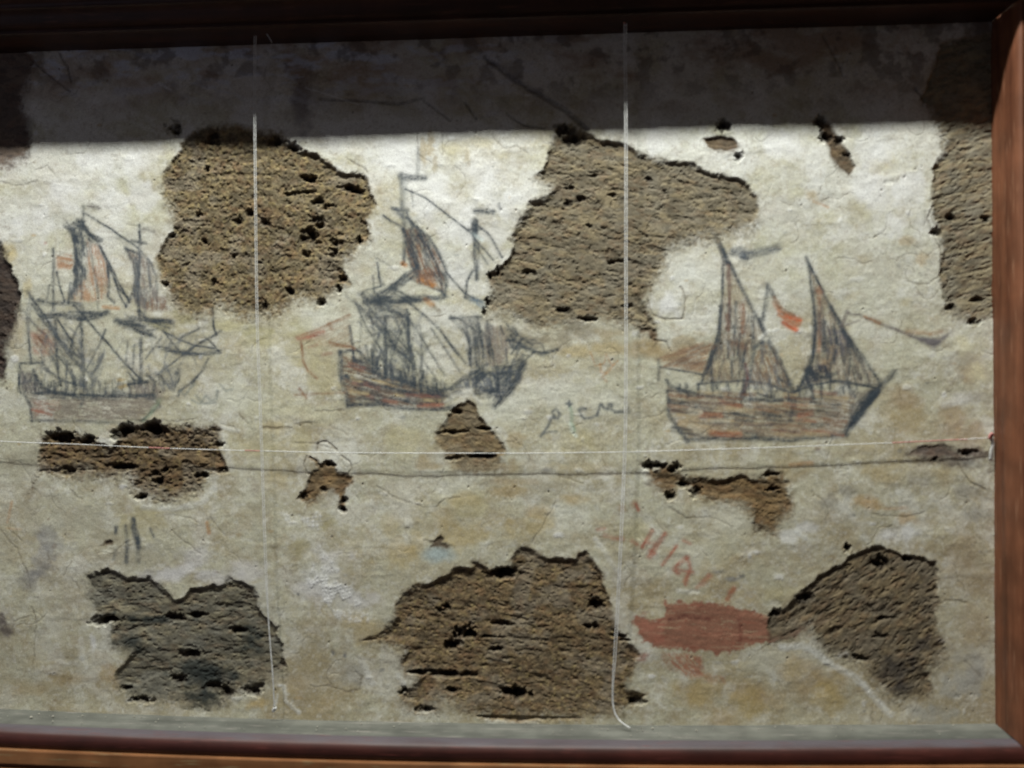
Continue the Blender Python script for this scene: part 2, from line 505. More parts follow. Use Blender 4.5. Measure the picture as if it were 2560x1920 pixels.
for p, w, a in [(M1([(100, 880), (60, 1060)]), 7, .5), (M1([(50, 1110), (180, 1120)]), 4, .4), (M1([(1790, 1060), (1810, 1150)]), 10, .7),
                (M4([(200, 560), (380, 545)]), 14, .6), (L1([(900, 1270), (1020, 1280)]), 13, .7), (W1([(1230, 60), (1250, 190), (1330, 200), (1400, 120), (1440, 60)]), 7, .45),
                (W1([(1330, 200), (1270, 260), (1330, 330)]), 6, .4), (F([(1275, 760), (1285, 790), (1305, 785), (1310, 765), (1322, 790), (1335, 780)]), 4, .5),
                (M4([(1010, 940), (1200, 930)]), 10, .4), (R3c([(400, 10), (520, 60)]), 8, .5)]:
    stroke(p, w, a, A(158, 110, 66), rough=.5)
# white lime scrapes
for p, w, a in [(D4([(120, 620), (300, 600), (440, 680), (560, 780), (700, 840), (830, 940), (930, 1060), (1060, 1200)]), 17, .75),
                (M1([(1240, 920), (1500, 930), (1740, 890), (1850, 760)]), 16, .6), (M1([(1940, 300), (1960, 420), (2010, 600)]), 14, .5),
                (M1([(880, 360), (1000, 370)]), 22, .6), (M1([(1900, 230), (2060, 260)]), 12, .6), (C2([(1420, 1050), (1560, 970), (1640, 965), (1740, 1070)]), 10, .4),
                (M3([(720, 1200), (820, 1340), (900, 1450)]), 14, .5), (D2([(900, 700), (960, 830), (1010, 930)]), 16, .5), (D2([(250, 950), (260, 1080), (370, 1180)]), 9, .6),
                (D2([(1230, 860), (1280, 940)]), 14, .6), (R2([(960, 780), (950, 880)]), 14, .6), (R2([(760, 240), (740, 330), (800, 440)]), 8, .7),
                (R2([(1040, 300), (1120, 230), (1200, 220)]), 7, .7), (M3([(1440, 180), (1500, 230)]), 12, .6), (D3([(1440, 130), (1600, 140)]), 12, .5),
                (T3([(420, 900), (380, 960)]), 12, .6), (M4([(1520, 30), (1700, 10)]), 20, .5), (M4([(820, 1190), (860, 1210)]), 16, .7), (M4([(240, 1130), (320, 1190)]), 10, .8),
                (F([(595, 1530), (600, 1500)]), 5, .7), (D1([(700, 560), (710, 700)]), 14, .5)]:
    stroke(p, w * 1.25, a, A(200, 201, 198), rough=.55, cut=-.3, wob=1.5)
# conservators' gauze: a fine white weave left on the plaster
for pts in [M2([(200, 960), (420, 990), (560, 950), (640, 1010), (560, 1110), (640, 1160), (520, 1140), (380, 1080), (250, 1080)]),
            M2([(480, 1400), (700, 1440), (900, 1659), (860, 1740), (560, 1700), (400, 1600)]),
            D2([(400, 0), (700, 20), (900, 200), (1000, 400), (900, 430), (700, 380), (520, 330), (480, 200)]),
            M2([(460, 1240), (560, 1260), (900, 1600), (820, 1600), (600, 1400)])]:
    sl, sd = poly_sd(pts, 6, 20, 14)
    xx, yy = QX[sl], QY[sl]
    w1 = np.sin((xx * .8 + yy * .6) / 2.1 + fbm(xx / 20, yy / 20, 2, 1) * 6)
    w2 = np.sin((-xx * .6 + yy * .8) / 2.3 + fbm(xx / 20, yy / 20, 2, 2) * 6)
    n = fbm(xx / 16, yy / 16, 3, 4)
    al = sst(-4, 10, sd) * sst(.40, .62, n) * (.35 + .5 * np.clip(w1 * w2, 0, 1))
    paint(sl, al, A(218, 222, 226))
    H[sl] += .5 * al

# parts of the drawing, with their ids
PARTS = {}
_next = [100]


def part(ship, kind, label=None):
    k = (ship, kind)
    if k not in PARTS:
        PARTS[k] = (_next[0], label)
        _next[0] += 1
    return PARTS[k][0]


def strokes(f, rows, pid, col=None, a=.72, rough=.5):
    for r in rows:
        w, pts = r[0], r[1]
        aa = r[2] if len(r) > 2 else a
        stroke(f(pts), w, aa, col, pid, rough=rough)


# ---- ship on the left
SH, SS, SM, SR, SF = (part('left', k) for k in ('hull', 'sail', 'mast', 'rigging', 'flag'))
fill(L1([(740, 690), (850, 740), (930, 900), (935, 1150), (860, 1230), (620, 1220), (640, 1120), (750, 1000), (740, 850)]), ORANGE, .65, 82, SS)
fill(L1([(600, 600), (700, 640), (760, 780), (740, 1000), (640, 1180), (590, 1240), (640, 1000), (650, 800)]), GREY, .8, 80, SS)
fill(L1([(1080, 770), (1220, 800), (1330, 950), (1360, 1150), (1440, 1190), (1440, 1300), (1250, 1300), (1120, 1230), (1170, 1000)]), A(120, 108, 100), .75, 85, SS)
fill(L1([(1230, 1180), (1440, 1190), (1440, 1300), (1240, 1300)]), BROWN, .6, 88, SS)
fill(L1([(480, 820), (630, 810), (640, 900), (620, 950), (500, 950)]), ORANGE, .75, 10, SF)
fill(L2([(250, 440), (420, 430), (500, 540), (460, 660), (280, 640)]), RED, .6, 50, SF)
fill(L2([(200, 980), (600, 1000), (1300, 1000), (1400, 1040), (1250, 1200), (700, 1225), (270, 1210), (240, 1050)]), A(126, 118, 108), .8, 6, SH)
fill(L2([(170, 760), (300, 800), (420, 960), (560, 990), (240, 1000), (170, 940)]), A(110, 104, 102), .8, 70, SH)
fill(L2([(280, 1030), (520, 1040), (520, 1120), (300, 1180)]), RED, .45, 15, SH)
fill(L2([(1130, 880), (1320, 880), (1440, 960), (1400, 1040), (1100, 1000)]), A(112, 104, 100), .7, 75, SH)
fill(L2([(1400, 770), (1560, 770), (1540, 880), (1480, 960), (1400, 960)]), GREY, .75, 60, SH)
strokes(L1, [(5, [(720, 400), (715, 560), (700, 640)]), (6, [(460, 770), (465, 900), (460, 1050), (465, 1300)], .6),
             (6, [(1205, 560), (1210, 760), (1200, 1000), (1190, 1150), (1210, 1400)]), (5, [(700, 640), (700, 900), (705, 1200)], .4)], SM)
strokes(L1, [(11, [(760, 405), (850, 410)], .6), (8, [(1240, 595), (1330, 615)], .6)], SF, A(96, 92, 88))
strokes(L1, [(9, [(560, 570), (620, 600), (700, 570), (760, 630), (870, 690)]), (9, [(670, 520), (690, 600), (640, 690)]), (7, [(590, 590), (640, 700), (660, 850), (640, 960)]),
             (6, [(700, 520), (760, 640), (850, 700)]), (7, [(1140, 700), (1260, 720)]), (6, [(1080, 760), (1200, 810)]),
             (12, [(340, 1215), (450, 1240), (560, 1230), (680, 1250)], .6), (12, [(380, 1350), (560, 1335), (700, 1375), (880, 1345), (930, 1310)], .65),
             (9, [(700, 1250), (720, 1330), (700, 1380)], .6), (12, [(1000, 1390), (1150, 1440), (1230, 1500), (1300, 1510)], .6), (12, [(1280, 1400), (1400, 1385), (1490, 1400)], .6),
             (9, [(1200, 1300), (1270, 1380), (1380, 1390)], .6)], SS)
strokes(L1, [(6, [(740, 600), (850, 720), (930, 900), (940, 1050), (930, 1180), (980, 1230)], .75), (5, [(760, 640), (800, 900), (840, 1100), (850, 1280)], .4),
             (6, [(1080, 760), (1150, 880), (1170, 1000), (1150, 1150), (1090, 1260)]), (5, [(1220, 790), (1310, 900), (1350, 1000), (1360, 1150)], .5),
             (7, [(650, 800), (680, 900), (640, 1100), (590, 1230)], .6), (6, [(1170, 850), (1200, 1000), (1160, 1180)], .6), (5, [(1280, 860), (1300, 1100)], .4)], SS)
strokes(L1, [(3, [(740, 460), (960, 600), (1190, 760)], .7), (3.5, [(860, 740), (960, 930), (1060, 1120), (1120, 1230)], .75), (3.5, [(990, 1030), (1040, 1180), (1090, 1270)], .75),
             (3.5, [(930, 900), (1020, 1100), (1110, 1200)], .7), (3, [(490, 970), (520, 1100), (560, 1220)], .6), (3.5, [(430, 1080), (410, 1200)], .5), (3, [(610, 1060), (590, 1200)], .5),
             (8, [(620, 560), (650, 700), (740, 720), (690, 800)], .5)], SR)
strokes(L2, [(8, [(240, 100), (330, 240), (460, 430), (520, 540), (700, 760)], .75), (5, [(270, 210), (400, 390), (600, 600), (700, 680)], .7), (3.5, [(500, 340), (640, 560), (700, 650)], .7),
             (5, [(200, 260), (310, 400), (420, 500)], .45), (4, [(640, 220), (800, 400), (940, 560), (1080, 720), (1230, 870)], .78), (4, [(910, 430), (860, 560), (800, 660), (740, 780)], .5),
             (6, [(890, 650), (840, 740), (780, 830)], .55), (4, [(690, 380), (640, 480), (600, 620)], .5), (7, [(620, 640), (600, 760), (640, 880)], .4),
             (3.5, [(1410, 440), (1480, 530), (1540, 600)], .75), (3.5, [(1430, 450), (1560, 520), (1700, 570), (1850, 590)], .7), (10, [(1380, 580), (1520, 625), (1700, 640), (1900, 625)], .7),
             (5, [(1400, 790), (1550, 670), (1700, 560), (1850, 480), (1910, 440)], .75), (4, [(1560, 500), (1720, 420)], .5), (4, [(1840, 230), (1845, 400), (1870, 470)], .6),
             (4, [(1800, 520), (1890, 610)], .7), (5, [(1800, 680), (1740, 790), (1660, 880), (1550, 960), (1540, 1000)], .65), (6, [(1700, 840), (1660, 890)], .6),
             (4, [(1100, 540), (1090, 700)], .4), (4, [(1160, 560), (1150, 760)], .4), (4, [(1400, 490), (1260, 680)], .45), (5, [(480, 640), (560, 720), (700, 740)], .5),
             (4, [(1110, 800), (1160, 870), (1260, 880)], .5), (5, [(450, 660), (490, 760), (520, 900)], .5), (5, [(580, 700), (570, 850)], .45)], SR)
strokes(L2, [(5, [(235, 330), (250, 530), (268, 720)], .6), (6, [(480, 340), (490, 640), (500, 760)], .6), (7, [(705, 360), (715, 640), (728, 960)], .8), (7, [(1215, 520), (1222, 870)], .75)], SM)
strokes(L2, [(5, [(170, 720), (370, 712)], .7), (6, [(165, 740), (160, 960), (225, 1010), (262, 1100), (270, 1215)], .75), (5, [(170, 900), (300, 850)], .5),
             (7, [(290, 780), (330, 880), (420, 960), (560, 990), (800, 1005), (1100, 995), (1320, 1000)], .6), (6, [(380, 740), (440, 810), (560, 880), (720, 910)], .75),
             (8, [(410, 960), (520, 975), (640, 990)], .6), (7, [(1270, 820), (1340, 880), (1320, 980), (1380, 1090)], .6), (6, [(1540, 770), (1545, 850), (1500, 950)], .65),
             (5, [(1370, 1080), (1240, 1210)], .5), (6, [(270, 1215), (700, 1222), (1050, 1237), (1250, 1210)], .45), (6, [(640, 990), (720, 1040), (700, 1090)], .5),
             (6, [(1110, 900), (1280, 880)], .6), (5, [(1350, 800), (1390, 830), (1420, 900)], .6)], SH)
for i in range(14):
    xx = 300 + i * 56
    stroke(L2([(xx, 870 + 8 * (i % 3)), (xx + 6, 985)]), 5, .5, BLACK, SH)
strokes(L2, [(5, [(280, 1120), (360, 1140), (440, 1165)], .7)], SH, RED)
# green chalk touch at the bow
stroke(L2([(1380, 1040), (1300, 1150), (1240, 1210)]), 9, .4, A(120, 140, 118), SH)

# ---- ship in the middle
TH, TS, TM, TR, TF = (part('middle', k) for k in ('hull', 'sail', 'mast', 'rigging', 'flag'))
fill(C1([(1275, 600), (1400, 580), (1500, 680), (1600, 850), (1640, 1000), (1620, 1150), (1400, 1060), (1305, 1000), (1330, 900), (1290, 800)]), BROWN, .8, 66, TS)
fill(C1([(1400, 950), (1560, 930), (1560, 1090), (1400, 1060)]), ORANGE, .7, 70, TS)
fill(C2([(1540, 330), (1740, 330), (1900, 420), (2000, 540), (1950, 720), (1700, 780), (1600, 740), (1650, 560), (1580, 430)]), A(122, 122, 122), .6, 84, TS)
fill(C2([(1760, 380), (1940, 400), (2000, 600), (1900, 740), (1780, 740)]), A(120, 104, 92), .5, 86, TS)
fill(C2([(1480, 950), (1700, 800), (1850, 780), (2110, 700), (2080, 850), (1900, 1060), (1780, 980), (1640, 940)]), A(98, 102, 108), .85, 70, TH)
fill(C2([(530, 640), (740, 650), (800, 760), (1040, 860), (1380, 960), (1440, 1000), (1380, 1110), (850, 1080), (590, 1090), (530, 850)]), A(110, 92, 76), .85, 14, TH)
fill(C2([(150, 500), (600, 310), (640, 580), (500, 600), (260, 560)]), A(140, 120, 96), .5, -25, TF)
fill(C2([(180, 540), (460, 560), (560, 700), (540, 900), (300, 860), (200, 700)]), A(150, 140, 122), .3, 40, TF)
fill(C1([(1230, 130), (1320, 130), (1320, 420), (1240, 420)]), A(140, 144, 146), .45, 88, TM)
strokes(C1, [(9, [(1258, 120), (1262, 400)], .45), (8, [(1270, 440), (1282, 640), (1275, 900)], .55), (8, [(1890, 520), (1890, 700), (1890, 850), (1910, 1030)], .75),
             (11, [(1900, 530), (1895, 640)], .6), (5, [(1050, 890), (1060, 1000), (1080, 1090)], .6)], TM)
strokes(C1, [(15, [(1250, 140), (1350, 150), (1450, 155)], .65), (13, [(1895, 442), (2050, 452)], .7), (7, [(2100, 380), (2110, 420)], .4), (9, [(1405, -90), (1400, 60), (1390, 140)], .3)], TF)
strokes(C1, [(9, [(1180, 420), (1310, 432)], .7), (6, [(1210, 430), (1270, 490)], .6), (5, [(1100, 480), (1250, 580), (1290, 620)], .75), (7, [(1300, 500), (1400, 590), (1500, 680), (1580, 800), (1640, 940), (1650, 1050), (1625, 1190)], .78),
             (5, [(1380, 620), (1500, 780), (1560, 900), (1600, 1050), (1610, 1150)], .7), (5, [(1400, 660), (1440, 800), (1540, 1000)], .4), (8, [(1270, 600), (1330, 740), (1350, 820), (1400, 930)], .6), (6, [(1340, 760), (1400, 900), (1330, 980)], .6),
             (6, [(1310, 1020), (1480, 1080), (1610, 1140)], .7), (11, [(1310, 980), (1200, 1080), (1060, 1160)], .65), (12, [(1040, 1195), (1250, 1210), (1390, 1205)], .7), (10, [(1420, 1200), (1560, 1190), (1630, 1170)], .65),
             (7, [(1190, 1110), (1370, 1210)], .7), (14, [(930, 1230), (1100, 1250)], .35), (7, [(1830, 600), (1935, 600)], .6), (8, [(1810, 1190), (1960, 1225)], .6)], TS)
strokes(C1, [(14, [(1870, 1200), (1960, 1260)], .55)], TS, A(100, 116, 130))
strokes(C1, [(2.6, [(1290, 250), (1450, 320), (1600, 430), (1880, 650)], .6), (3.5, [(1640, 970), (1800, 1150), (1880, 1190)], .75), (3.5, [(1910, 560), (2010, 640), (2130, 840)], .6), (3.5, [(1900, 700), (2050, 860)], .55),
             (3, [(1900, 740), (2000, 900)], .4), (5, [(1870, 960), (1820, 1050), (1808, 1190)], .7), (3, [(1340, 250), (1360, 400)], .3), (4, [(1040, 850), (1170, 920)], .3), (5, [(1300, 460), (1360, 570), (1340, 600)], .6),
             (4, [(1010, 1000), (1020, 1150)], .4), (5, [(1060, 1010), (1110, 1080)], .5)], TR)
strokes(C2, [(7, [(640, 180), (780, 330), (920, 490), (1000, 600), (1130, 700)], .8), (6, [(860, 190), (740, 310)], .4), (8, [(780, 322), (1080, 310)], .55), (5, [(720, 180), (880, 380), (1000, 580)], .6),
             (5, [(1060, 150), (1240, 300), (1380, 430), (1540, 650)], .65), (5, [(1430, 500), (1560, 660), (1600, 720)], .5), (14, [(860, 180), (960, 270), (1060, 280)], .5), (10, [(940, 560), (1000, 600), (1060, 640)], .7),
             (5, [(800, 560), (860, 640), (830, 760)], .45), (3.5, [(940, 430), (1160, 660)], .5), (5, [(1290, 560), (1230, 640), (1210, 800)], .35), (4, [(1140, 560), (1060, 700)], .4),
             (5, [(1960, 380), (2040, 480), (2010, 580)], .55), (5, [(1950, 600), (1960, 720)], .5), (8, [(1990, 570), (2120, 590), (2260, 640), (2400, 600)], .6), (6, [(2060, 600), (1990, 760)], .5),
             (4, [(2000, 640), (2090, 500), (2180, 560)], .5), (4, [(1900, 400), (1930, 470)], .5), (9, [(2080, 560), (2180, 600)], .5), (4, [(2200, 620), (2100, 700)], .5), (4, [(700, 120), (760, 80), (860, 60)], .5)], TR)
strokes(C2, [(7, [(1095, 260), (1110, 350), (1105, 500), (1140, 670)], .8), (7, [(905, 530), (915, 790)], .7), (5, [(600, 400), (640, 690)], .7), (7, [(1680, 460), (1690, 800)], .5)], TM)
strokes(C2, [(8, [(1480, 320), (1600, 460), (1650, 560), (1640, 640)], .75), (8, [(1470, 330), (1740, 318)], .6), (5, [(1560, 340), (1720, 460), (1760, 600), (1750, 760)], .55), (5, [(1640, 350), (1800, 500), (1840, 640)], .5), (6, [(1700, 500), (1720, 760)], .5),
             (6, [(1620, 600), (1650, 740)], .6), (5, [(1800, 560), (1810, 720)], .4)], TS)
strokes(C2, [(11, [(520, 620), (528, 850), (575, 1000), (595, 1090)], .7), (10, [(590, 1085), (850, 1072), (1100, 1112), (1350, 1118), (1500, 1100)], .75), (7, [(520, 625), (660, 600), (760, 690)], .65), (6, [(740, 570), (775, 700)], .7), (8, [(640, 700), (770, 700)], .6),
             (9, [(640, 700), (780, 760), (860, 820), (1040, 860), (1180, 930), (1380, 960), (1480, 930)], .72), (9, [(570, 830), (760, 900), (1000, 940), (1200, 1000), (1400, 990)], .65), (10, [(700, 950), (900, 1020), (1100, 1030)], .75), (9, [(1100, 1040), (1300, 1060), (1390, 1050)], .6),
             (5, [(600, 1030), (760, 1000), (850, 1050)], .5), (9, [(1480, 940), (1600, 830), (1720, 780)], .6), (10, [(1850, 760), (2000, 750), (2060, 690)], .65), (15, [(2110, 720), (2060, 850), (1950, 1000), (1850, 1090)], .7), (9, [(1880, 760), (1885, 960), (1900, 1020)], .75),
             (9, [(1780, 960), (1920, 960)], .6), (8, [(1660, 800), (1800, 800), (1880, 850)], .6), (7, [(1450, 990), (1560, 960)], .5)], TH)
for i, (xx, yy) in enumerate([(800, 740), (850, 760), (900, 770), (960, 790), (1040, 820), (1210, 890), (1270, 900), (1350, 920), (1420, 920), (830, 700), (960, 760), (1160, 860)]):
    stroke(C2([(xx, yy - 20), (xx + 10, yy + 70)]), 7, .65, BLACK, TH)
strokes(C2, [(11, [(600, 735), (720, 765)], .8), (8, [(640, 885), (740, 900), (850, 935)], .8), (8, [(760, 1000), (800, 1020)], .6), (8, [(900, 1040), (1000, 1060)], .8), (8, [(1100, 990), (1230, 1000), (1370, 1010)], .75), (10, [(1200, 1085), (1400, 1080)], .8)], TH, RED)
strokes(C2, [(8, [(620, 960), (760, 980)], .5), (6, [(800, 860), (1000, 910)], .6), (6, [(1000, 990), (1060, 1000)], .6), (6, [(1250, 1040), (1380, 1040)], .6), (7, [(620, 850), (700, 880)], .6)], TH, A(176, 158, 120))
strokes(C2, [(6, [(140, 490), (340, 425), (600, 300)], .5), (5, [(180, 530), (200, 700), (240, 780), (320, 850)], .65), (6, [(430, 545), (640, 590)], .7), (4, [(170, 940), (230, 1020)], .5), (4, [(130, 990), (560, 975)], .35), (9, [(420, 380), (450, 420)], .6)], TF, A(120, 84, 58))
strokes(C2, [(11, [(160, 505), (260, 490), (370, 450)], .8), (5, [(250, 580), (320, 560)], .4), (7, [(370, 640), (440, 630)], .4)], TF, RED)
strokes(C1, [(13, [(1470, 1210), (1520, 1250)], .8), (10, [(1265, 890), (1290, 910)], .8), (12, [(1410, 1040), (1530, 1080)], .7)], TS, A(158, 104, 48))
strokes(C1, [(7, [(1540, 1270), (1590, 1310)], .7)], TR, A(90, 74, 48))
strokes(C1, [(6, [(1880, 640), (1950, 690)], .8)], TM, A(190, 214, 222))

# ---- two-sailed boat on the right
UH, US, UM, UR, UF = (part('right', k) for k in ('hull', 'sail', 'mast', 'rigging', 'flag'))
fill(R1([(1040, 140), (1200, 430), (1330, 680), (1530, 1080), (1610, 1250), (1440, 1500), (980, 1600), (1080, 1280), (1130, 800), (1130, 480)]), A(130, 116, 100), .6, 84, US)
fill(R2([(670, 260), (960, 240), (980, 400), (900, 690), (560, 690), (540, 600), (640, 400)]), A(118, 104, 90), .65, 78, US)
fill(R2([(1050, 330), (1130, 340), (1220, 500), (1310, 740), (930, 700), (980, 480)]), A(122, 98, 74), .8, 70, US)
fill(R3c([(330, 490), (640, 1080), (740, 1230), (860, 1430), (980, 1600), (300, 1590), (390, 1380), (410, 1100), (380, 760)]), A(118, 104, 90), .65, 84, US)
fill(R2([(1440, 540), (1640, 500), (1640, 640), (1390, 720)]), A(66, 66, 72), .9, 70, US)
fill(R2([(1600, 200), (1760, 220), (1850, 380), (1700, 480), (1600, 400)]), A(84, 82, 92), .7, 80, US)
fill(R1([(1720, 890), (1850, 1000), (2050, 1090), (2030, 1170), (1970, 1240), (1870, 1210), (1780, 1090), (1740, 980)]), A(156, 108, 80), .85, 30, UF, thr=.3)
fill(R2([(170, 450), (520, 330), (640, 320), (540, 600), (200, 540)]), A(142, 116, 92), .8, -20, UF)
fill(R2([(230, 700), (400, 770), (620, 820), (1150, 840), (1500, 820), (1860, 760), (1860, 960), (1770, 1120), (1300, 1160), (600, 1160), (400, 1170), (320, 1060), (250, 950)]), A(128, 108, 86), .65, 8, UH)
fill(R2([(1830, 760), (2060, 720), (1960, 850), (1800, 1100), (1720, 1120), (1860, 960)]), A(92, 84, 80), .6, -50, UH)
strokes(R1, [(11, [(1040, 130), (1080, 220), (1130, 310), (1200, 450)], .8), (10, [(1100, 220), (1170, 370)], .6), (9, [(1210, 450), (1330, 680), (1440, 900), (1530, 1080), (1610, 1230)], .75),
             (6, [(1140, 480), (1130, 900), (1080, 1280), (1000, 1500), (960, 1659)], .6), (12, [(1130, 300), (1170, 450)], .6), (7, [(1290, 900), (1280, 1250)], .45), (9, [(1480, 1080), (1480, 1300)], .5), (9, [(1560, 1090), (1620, 1260)], .7)], US)
strokes(R1, [(8, [(1195, 480), (1215, 800), (1200, 1220)], .85)], UM, A(104, 84, 76))
strokes(R1, [(12, [(1360, 940), (1375, 1240)], .6), (11, [(1190, 1060), (1190, 1210)], .7), (16, [(1270, 1370), (1390, 1420)], .5)], US, A(120, 84, 62))
strokes(R1, [(9, [(1650, 700), (1640, 880), (1600, 1100)], .7), (10, [(1660, 720), (1720, 830)], .7)], US)
strokes(R1, [(9, [(1730, 850), (1800, 960), (1860, 1020), (1960, 1050)], .75)], UF, A(112, 80, 54))
strokes(R1, [(8, [(1870, 1060), (2030, 1110)], .7), (10, [(1840, 1140), (1980, 1220)], .7)], UF, A(170, 84, 52))
strokes(R2, [(7, [(700, 20), (680, 280), (640, 400), (560, 600), (530, 680)], .65), (12, [(980, 300), (980, 420), (940, 620), (880, 800)], .9), (12, [(1110, 330), (1200, 480), (1280, 660), (1330, 780)], .85), (12, [(650, 380), (570, 590)], .45), (10, [(990, 380), (1060, 330)], .6),
             (11, [(1510, 60), (1500, 400), (1440, 600), (1370, 740)], .62), (11, [(1640, 20), (1740, 200), (1840, 350), (1950, 500), (2080, 680)], .75), (8, [(1420, 560), (1600, 640), (1700, 600)], .5), (20, [(1460, 590), (1530, 620)], .5), (9, [(1200, 640), (1300, 700)], .6)], US)
strokes(R2, [(7, [(910, 520), (930, 640), (890, 780)], .6)], US, A(116, 72, 66))
strokes(R3c, [(6, [(330, 490), (400, 640), (480, 800), (560, 950), (640, 1080)], .78), (6, [(340, 520), (390, 850), (410, 1100), (390, 1380), (300, 1570)], .7), (9, [(480, 1050), (490, 1300)], .5), (8, [(560, 1100), (600, 1250), (560, 1400)], .5), (8, [(400, 800), (470, 780)], .4),
              (14, [(640, 1100), (700, 1250), (800, 1390)], .5), (9, [(760, 1440), (800, 1540)], .5)], US)
strokes(R3c, [(9, [(440, 760), (450, 1000), (440, 1300)], .45), (9, [(430, 780), (460, 800)], .6)], US, A(140, 100, 74))
strokes(R3c, [(7, [(640, 1090), (670, 1010), (690, 960)], .8), (3.5, [(690, 975), (720, 990), (800, 992)], .75), (2.6, [(680, 1080), (790, 1040)], .5), (7, [(820, 1010), (1000, 1075), (1200, 1160), (1300, 1200), (1420, 1240)], .75)], UR, A(92, 84, 84))
strokes(R3c, [(7, [(840, 1005), (960, 1060)], .6), (9, [(1200, 1135), (1400, 1155), (1500, 1140)], .5)], UR, A(134, 98, 66))
fill(R3c([(1180, 1140), (1300, 1180), (1460, 1190), (1600, 1130), (1530, 1220), (1440, 1290), (1330, 1230)]), A(98, 94, 96), .9, 12, UR, thr=.2)
strokes(R2, [(4, [(500, 690), (900, 660), (1100, 690), (1300, 770), (1500, 700), (1700, 660), (2050, 730)], .6), (5, [(1640, 670), (1850, 690), (2070, 700)], .5), (3.5, [(180, 545), (540, 610)], .65), (5, [(160, 480), (160, 660)], .5)], UR)
strokes(R2, [(8, [(230, 660), (260, 710), (400, 755), (600, 800), (900, 825), (1150, 830), (1500, 810), (1700, 770)], .65), (9, [(240, 760), (250, 950), (320, 1070), (410, 1190)], .78), (12, [(400, 1170), (640, 1160), (1000, 1160), (1300, 1172), (1600, 1145), (1780, 1130)], .75),
             (16, [(1780, 1120), (1850, 980), (1920, 870)], .75), (24, [(1930, 860), (2020, 770)], .8), (13, [(2020, 780), (2110, 690), (2200, 590)], .8), (7, [(1830, 720), (1860, 800)], .6), (15, [(1320, 770), (1330, 900)], .7), (8, [(1310, 900), (1300, 1000)], .4),
             (14, [(1840, 880), (1830, 1000)], .5)], UH)
for xx in (340, 400, 500, 620, 760, 900, 1130, 1480, 1560):
    stroke(R2([(xx, 690 + (xx % 7) * 3), (xx + 8, 800)]), 7, .6, BLACK, UH)
_r = random.Random(3)
for yy in (760, 800, 850, 890, 930, 970, 1010, 1050, 1100, 1130):
    x0 = 255 + max(0, yy - 880) * .62
    for k in range(6):
        xa = x0 + k * 250 + _r.uniform(-30, 30)
        xb = min(xa + _r.uniform(120, 300), 1820 - (yy - 800) * .2)
        if xb < xa + 40:
            continue
        dr = 60 * (1 - abs((xa - 1000) / 900)) if yy < 950 else 10
        c = _r.choice([A(140, 104, 84), A(108, 96, 88), A(70, 70, 70), A(120, 94, 74), BROWN, A(60, 60, 62), A(160, 142, 112)])
        stroke(R2([(xa, yy + dr * .6 - 20), ((xa + xb) / 2, yy + dr * .8 - 10), (xb, yy + dr * .6)]), _r.uniform(5, 9), _r.uniform(.4, .75), c, UH)
strokes(R2, [(13, [(530, 960), (690, 965)], .7), (13, [(620, 1115), (860, 1125)], .7), (9, [(700, 840), (860, 880)], .6), (11, [(1380, 960), (1480, 940)], .6)], UH, A(148, 98, 72))
strokes(R2, [(12, [(420, 930), (520, 940)], .6), (16, [(440, 1060), (540, 1120)], .6), (9, [(620, 1010), (760, 1010)], .6)], UH, A(182, 176, 158))

def scribble(pts, n, ang, ln, w, a, col, pid, seed, spread=22):
    rr = random.Random(seed)
    xs = [p[0] for p in pts]
    ys = [p[1] for p in pts]
    k = 0
    while k < n:
        cx, cy = rr.uniform(min(xs), max(xs)), rr.uniform(min(ys), max(ys))
        if not inside(np.array([cx]), np.array([cy]), pts)[0]:
            continue
        k += 1
        t = math.radians(ang + rr.uniform(-spread, spread))
        l = ln * rr.uniform(.5, 1.2)
        dx, dy = l * .5 * math.cos(t), l * .5 * math.sin(t)
        stroke([(cx - dx, cy - dy), (cx + rr.uniform(-2, 2), cy + rr.uniform(-2, 2)), (cx + dx, cy + dy)], w * rr.uniform(.6, 1.3), a * rr.uniform(.5, 1.1), col, pid)


scribble(L2([(170, 780), (420, 860), (1000, 880), (1400, 820), (1380, 1000), (500, 1000), (200, 940)]), 60, 84, 22, 3, .4, BLACK, SH, 1)
scribble(L2([(300, 960), (1350, 960), (1350, 1030), (300, 1030)]), 30, 4, 40, 3, .4, BLACK, SH, 2, 10)
scribble(L2([(360, 420), (720, 420), (760, 900), (420, 900)]), 22, 62, 44, 3, .35, BLACK, SR, 3)
scribble(L2([(760, 600), (920, 640), (860, 900), (740, 900)]), 14, 118, 30, 4, .35, GREY, SR, 4)
scribble(L1([(620, 620), (740, 720), (740, 1000), (620, 1200), (640, 900)]), 22, 82, 34, 4, .45, BLACK, SS, 5, 14)
scribble(L1([(560, 560), (720, 520), (860, 690), (640, 700)]), 16, 40, 22, 4, .5, BLACK, SS, 6, 40)
scribble(L1([(1160, 780), (1240, 820), (1340, 1000), (1370, 1280), (1120, 1260), (1180, 1000)]), 26, 86, 40, 4, .38, GREY, SS, 7, 14)
scribble(L1([(980, 1360), (1480, 1360), (1300, 1520), (1150, 1480)]), 24, 14, 44, 5, .45, BLACK, SS, 8, 20)
scribble(L1([(360, 1330), (920, 1310), (880, 1380), (420, 1370)]), 18, 3, 50, 5, .45, BLACK, SS, 9, 10)
scribble(L2([(250, 440), (430, 430), (500, 600), (280, 660)]), 14, 50, 24, 4, .4, BROWN, SF, 10)
scribble(C2([(560, 640), (800, 740), (1060, 850), (1400, 950), (1360, 1080), (600, 1070)]), 60, 16, 48, 4, .42, BLACK, TH, 11, 8)
scribble(C2([(1480, 940), (1700, 790), (1850, 770), (2110, 700), (2060, 880), (1900, 1060), (1640, 950)]), 56, -48, 34, 6, .45, BLACK, TH, 12, 40)
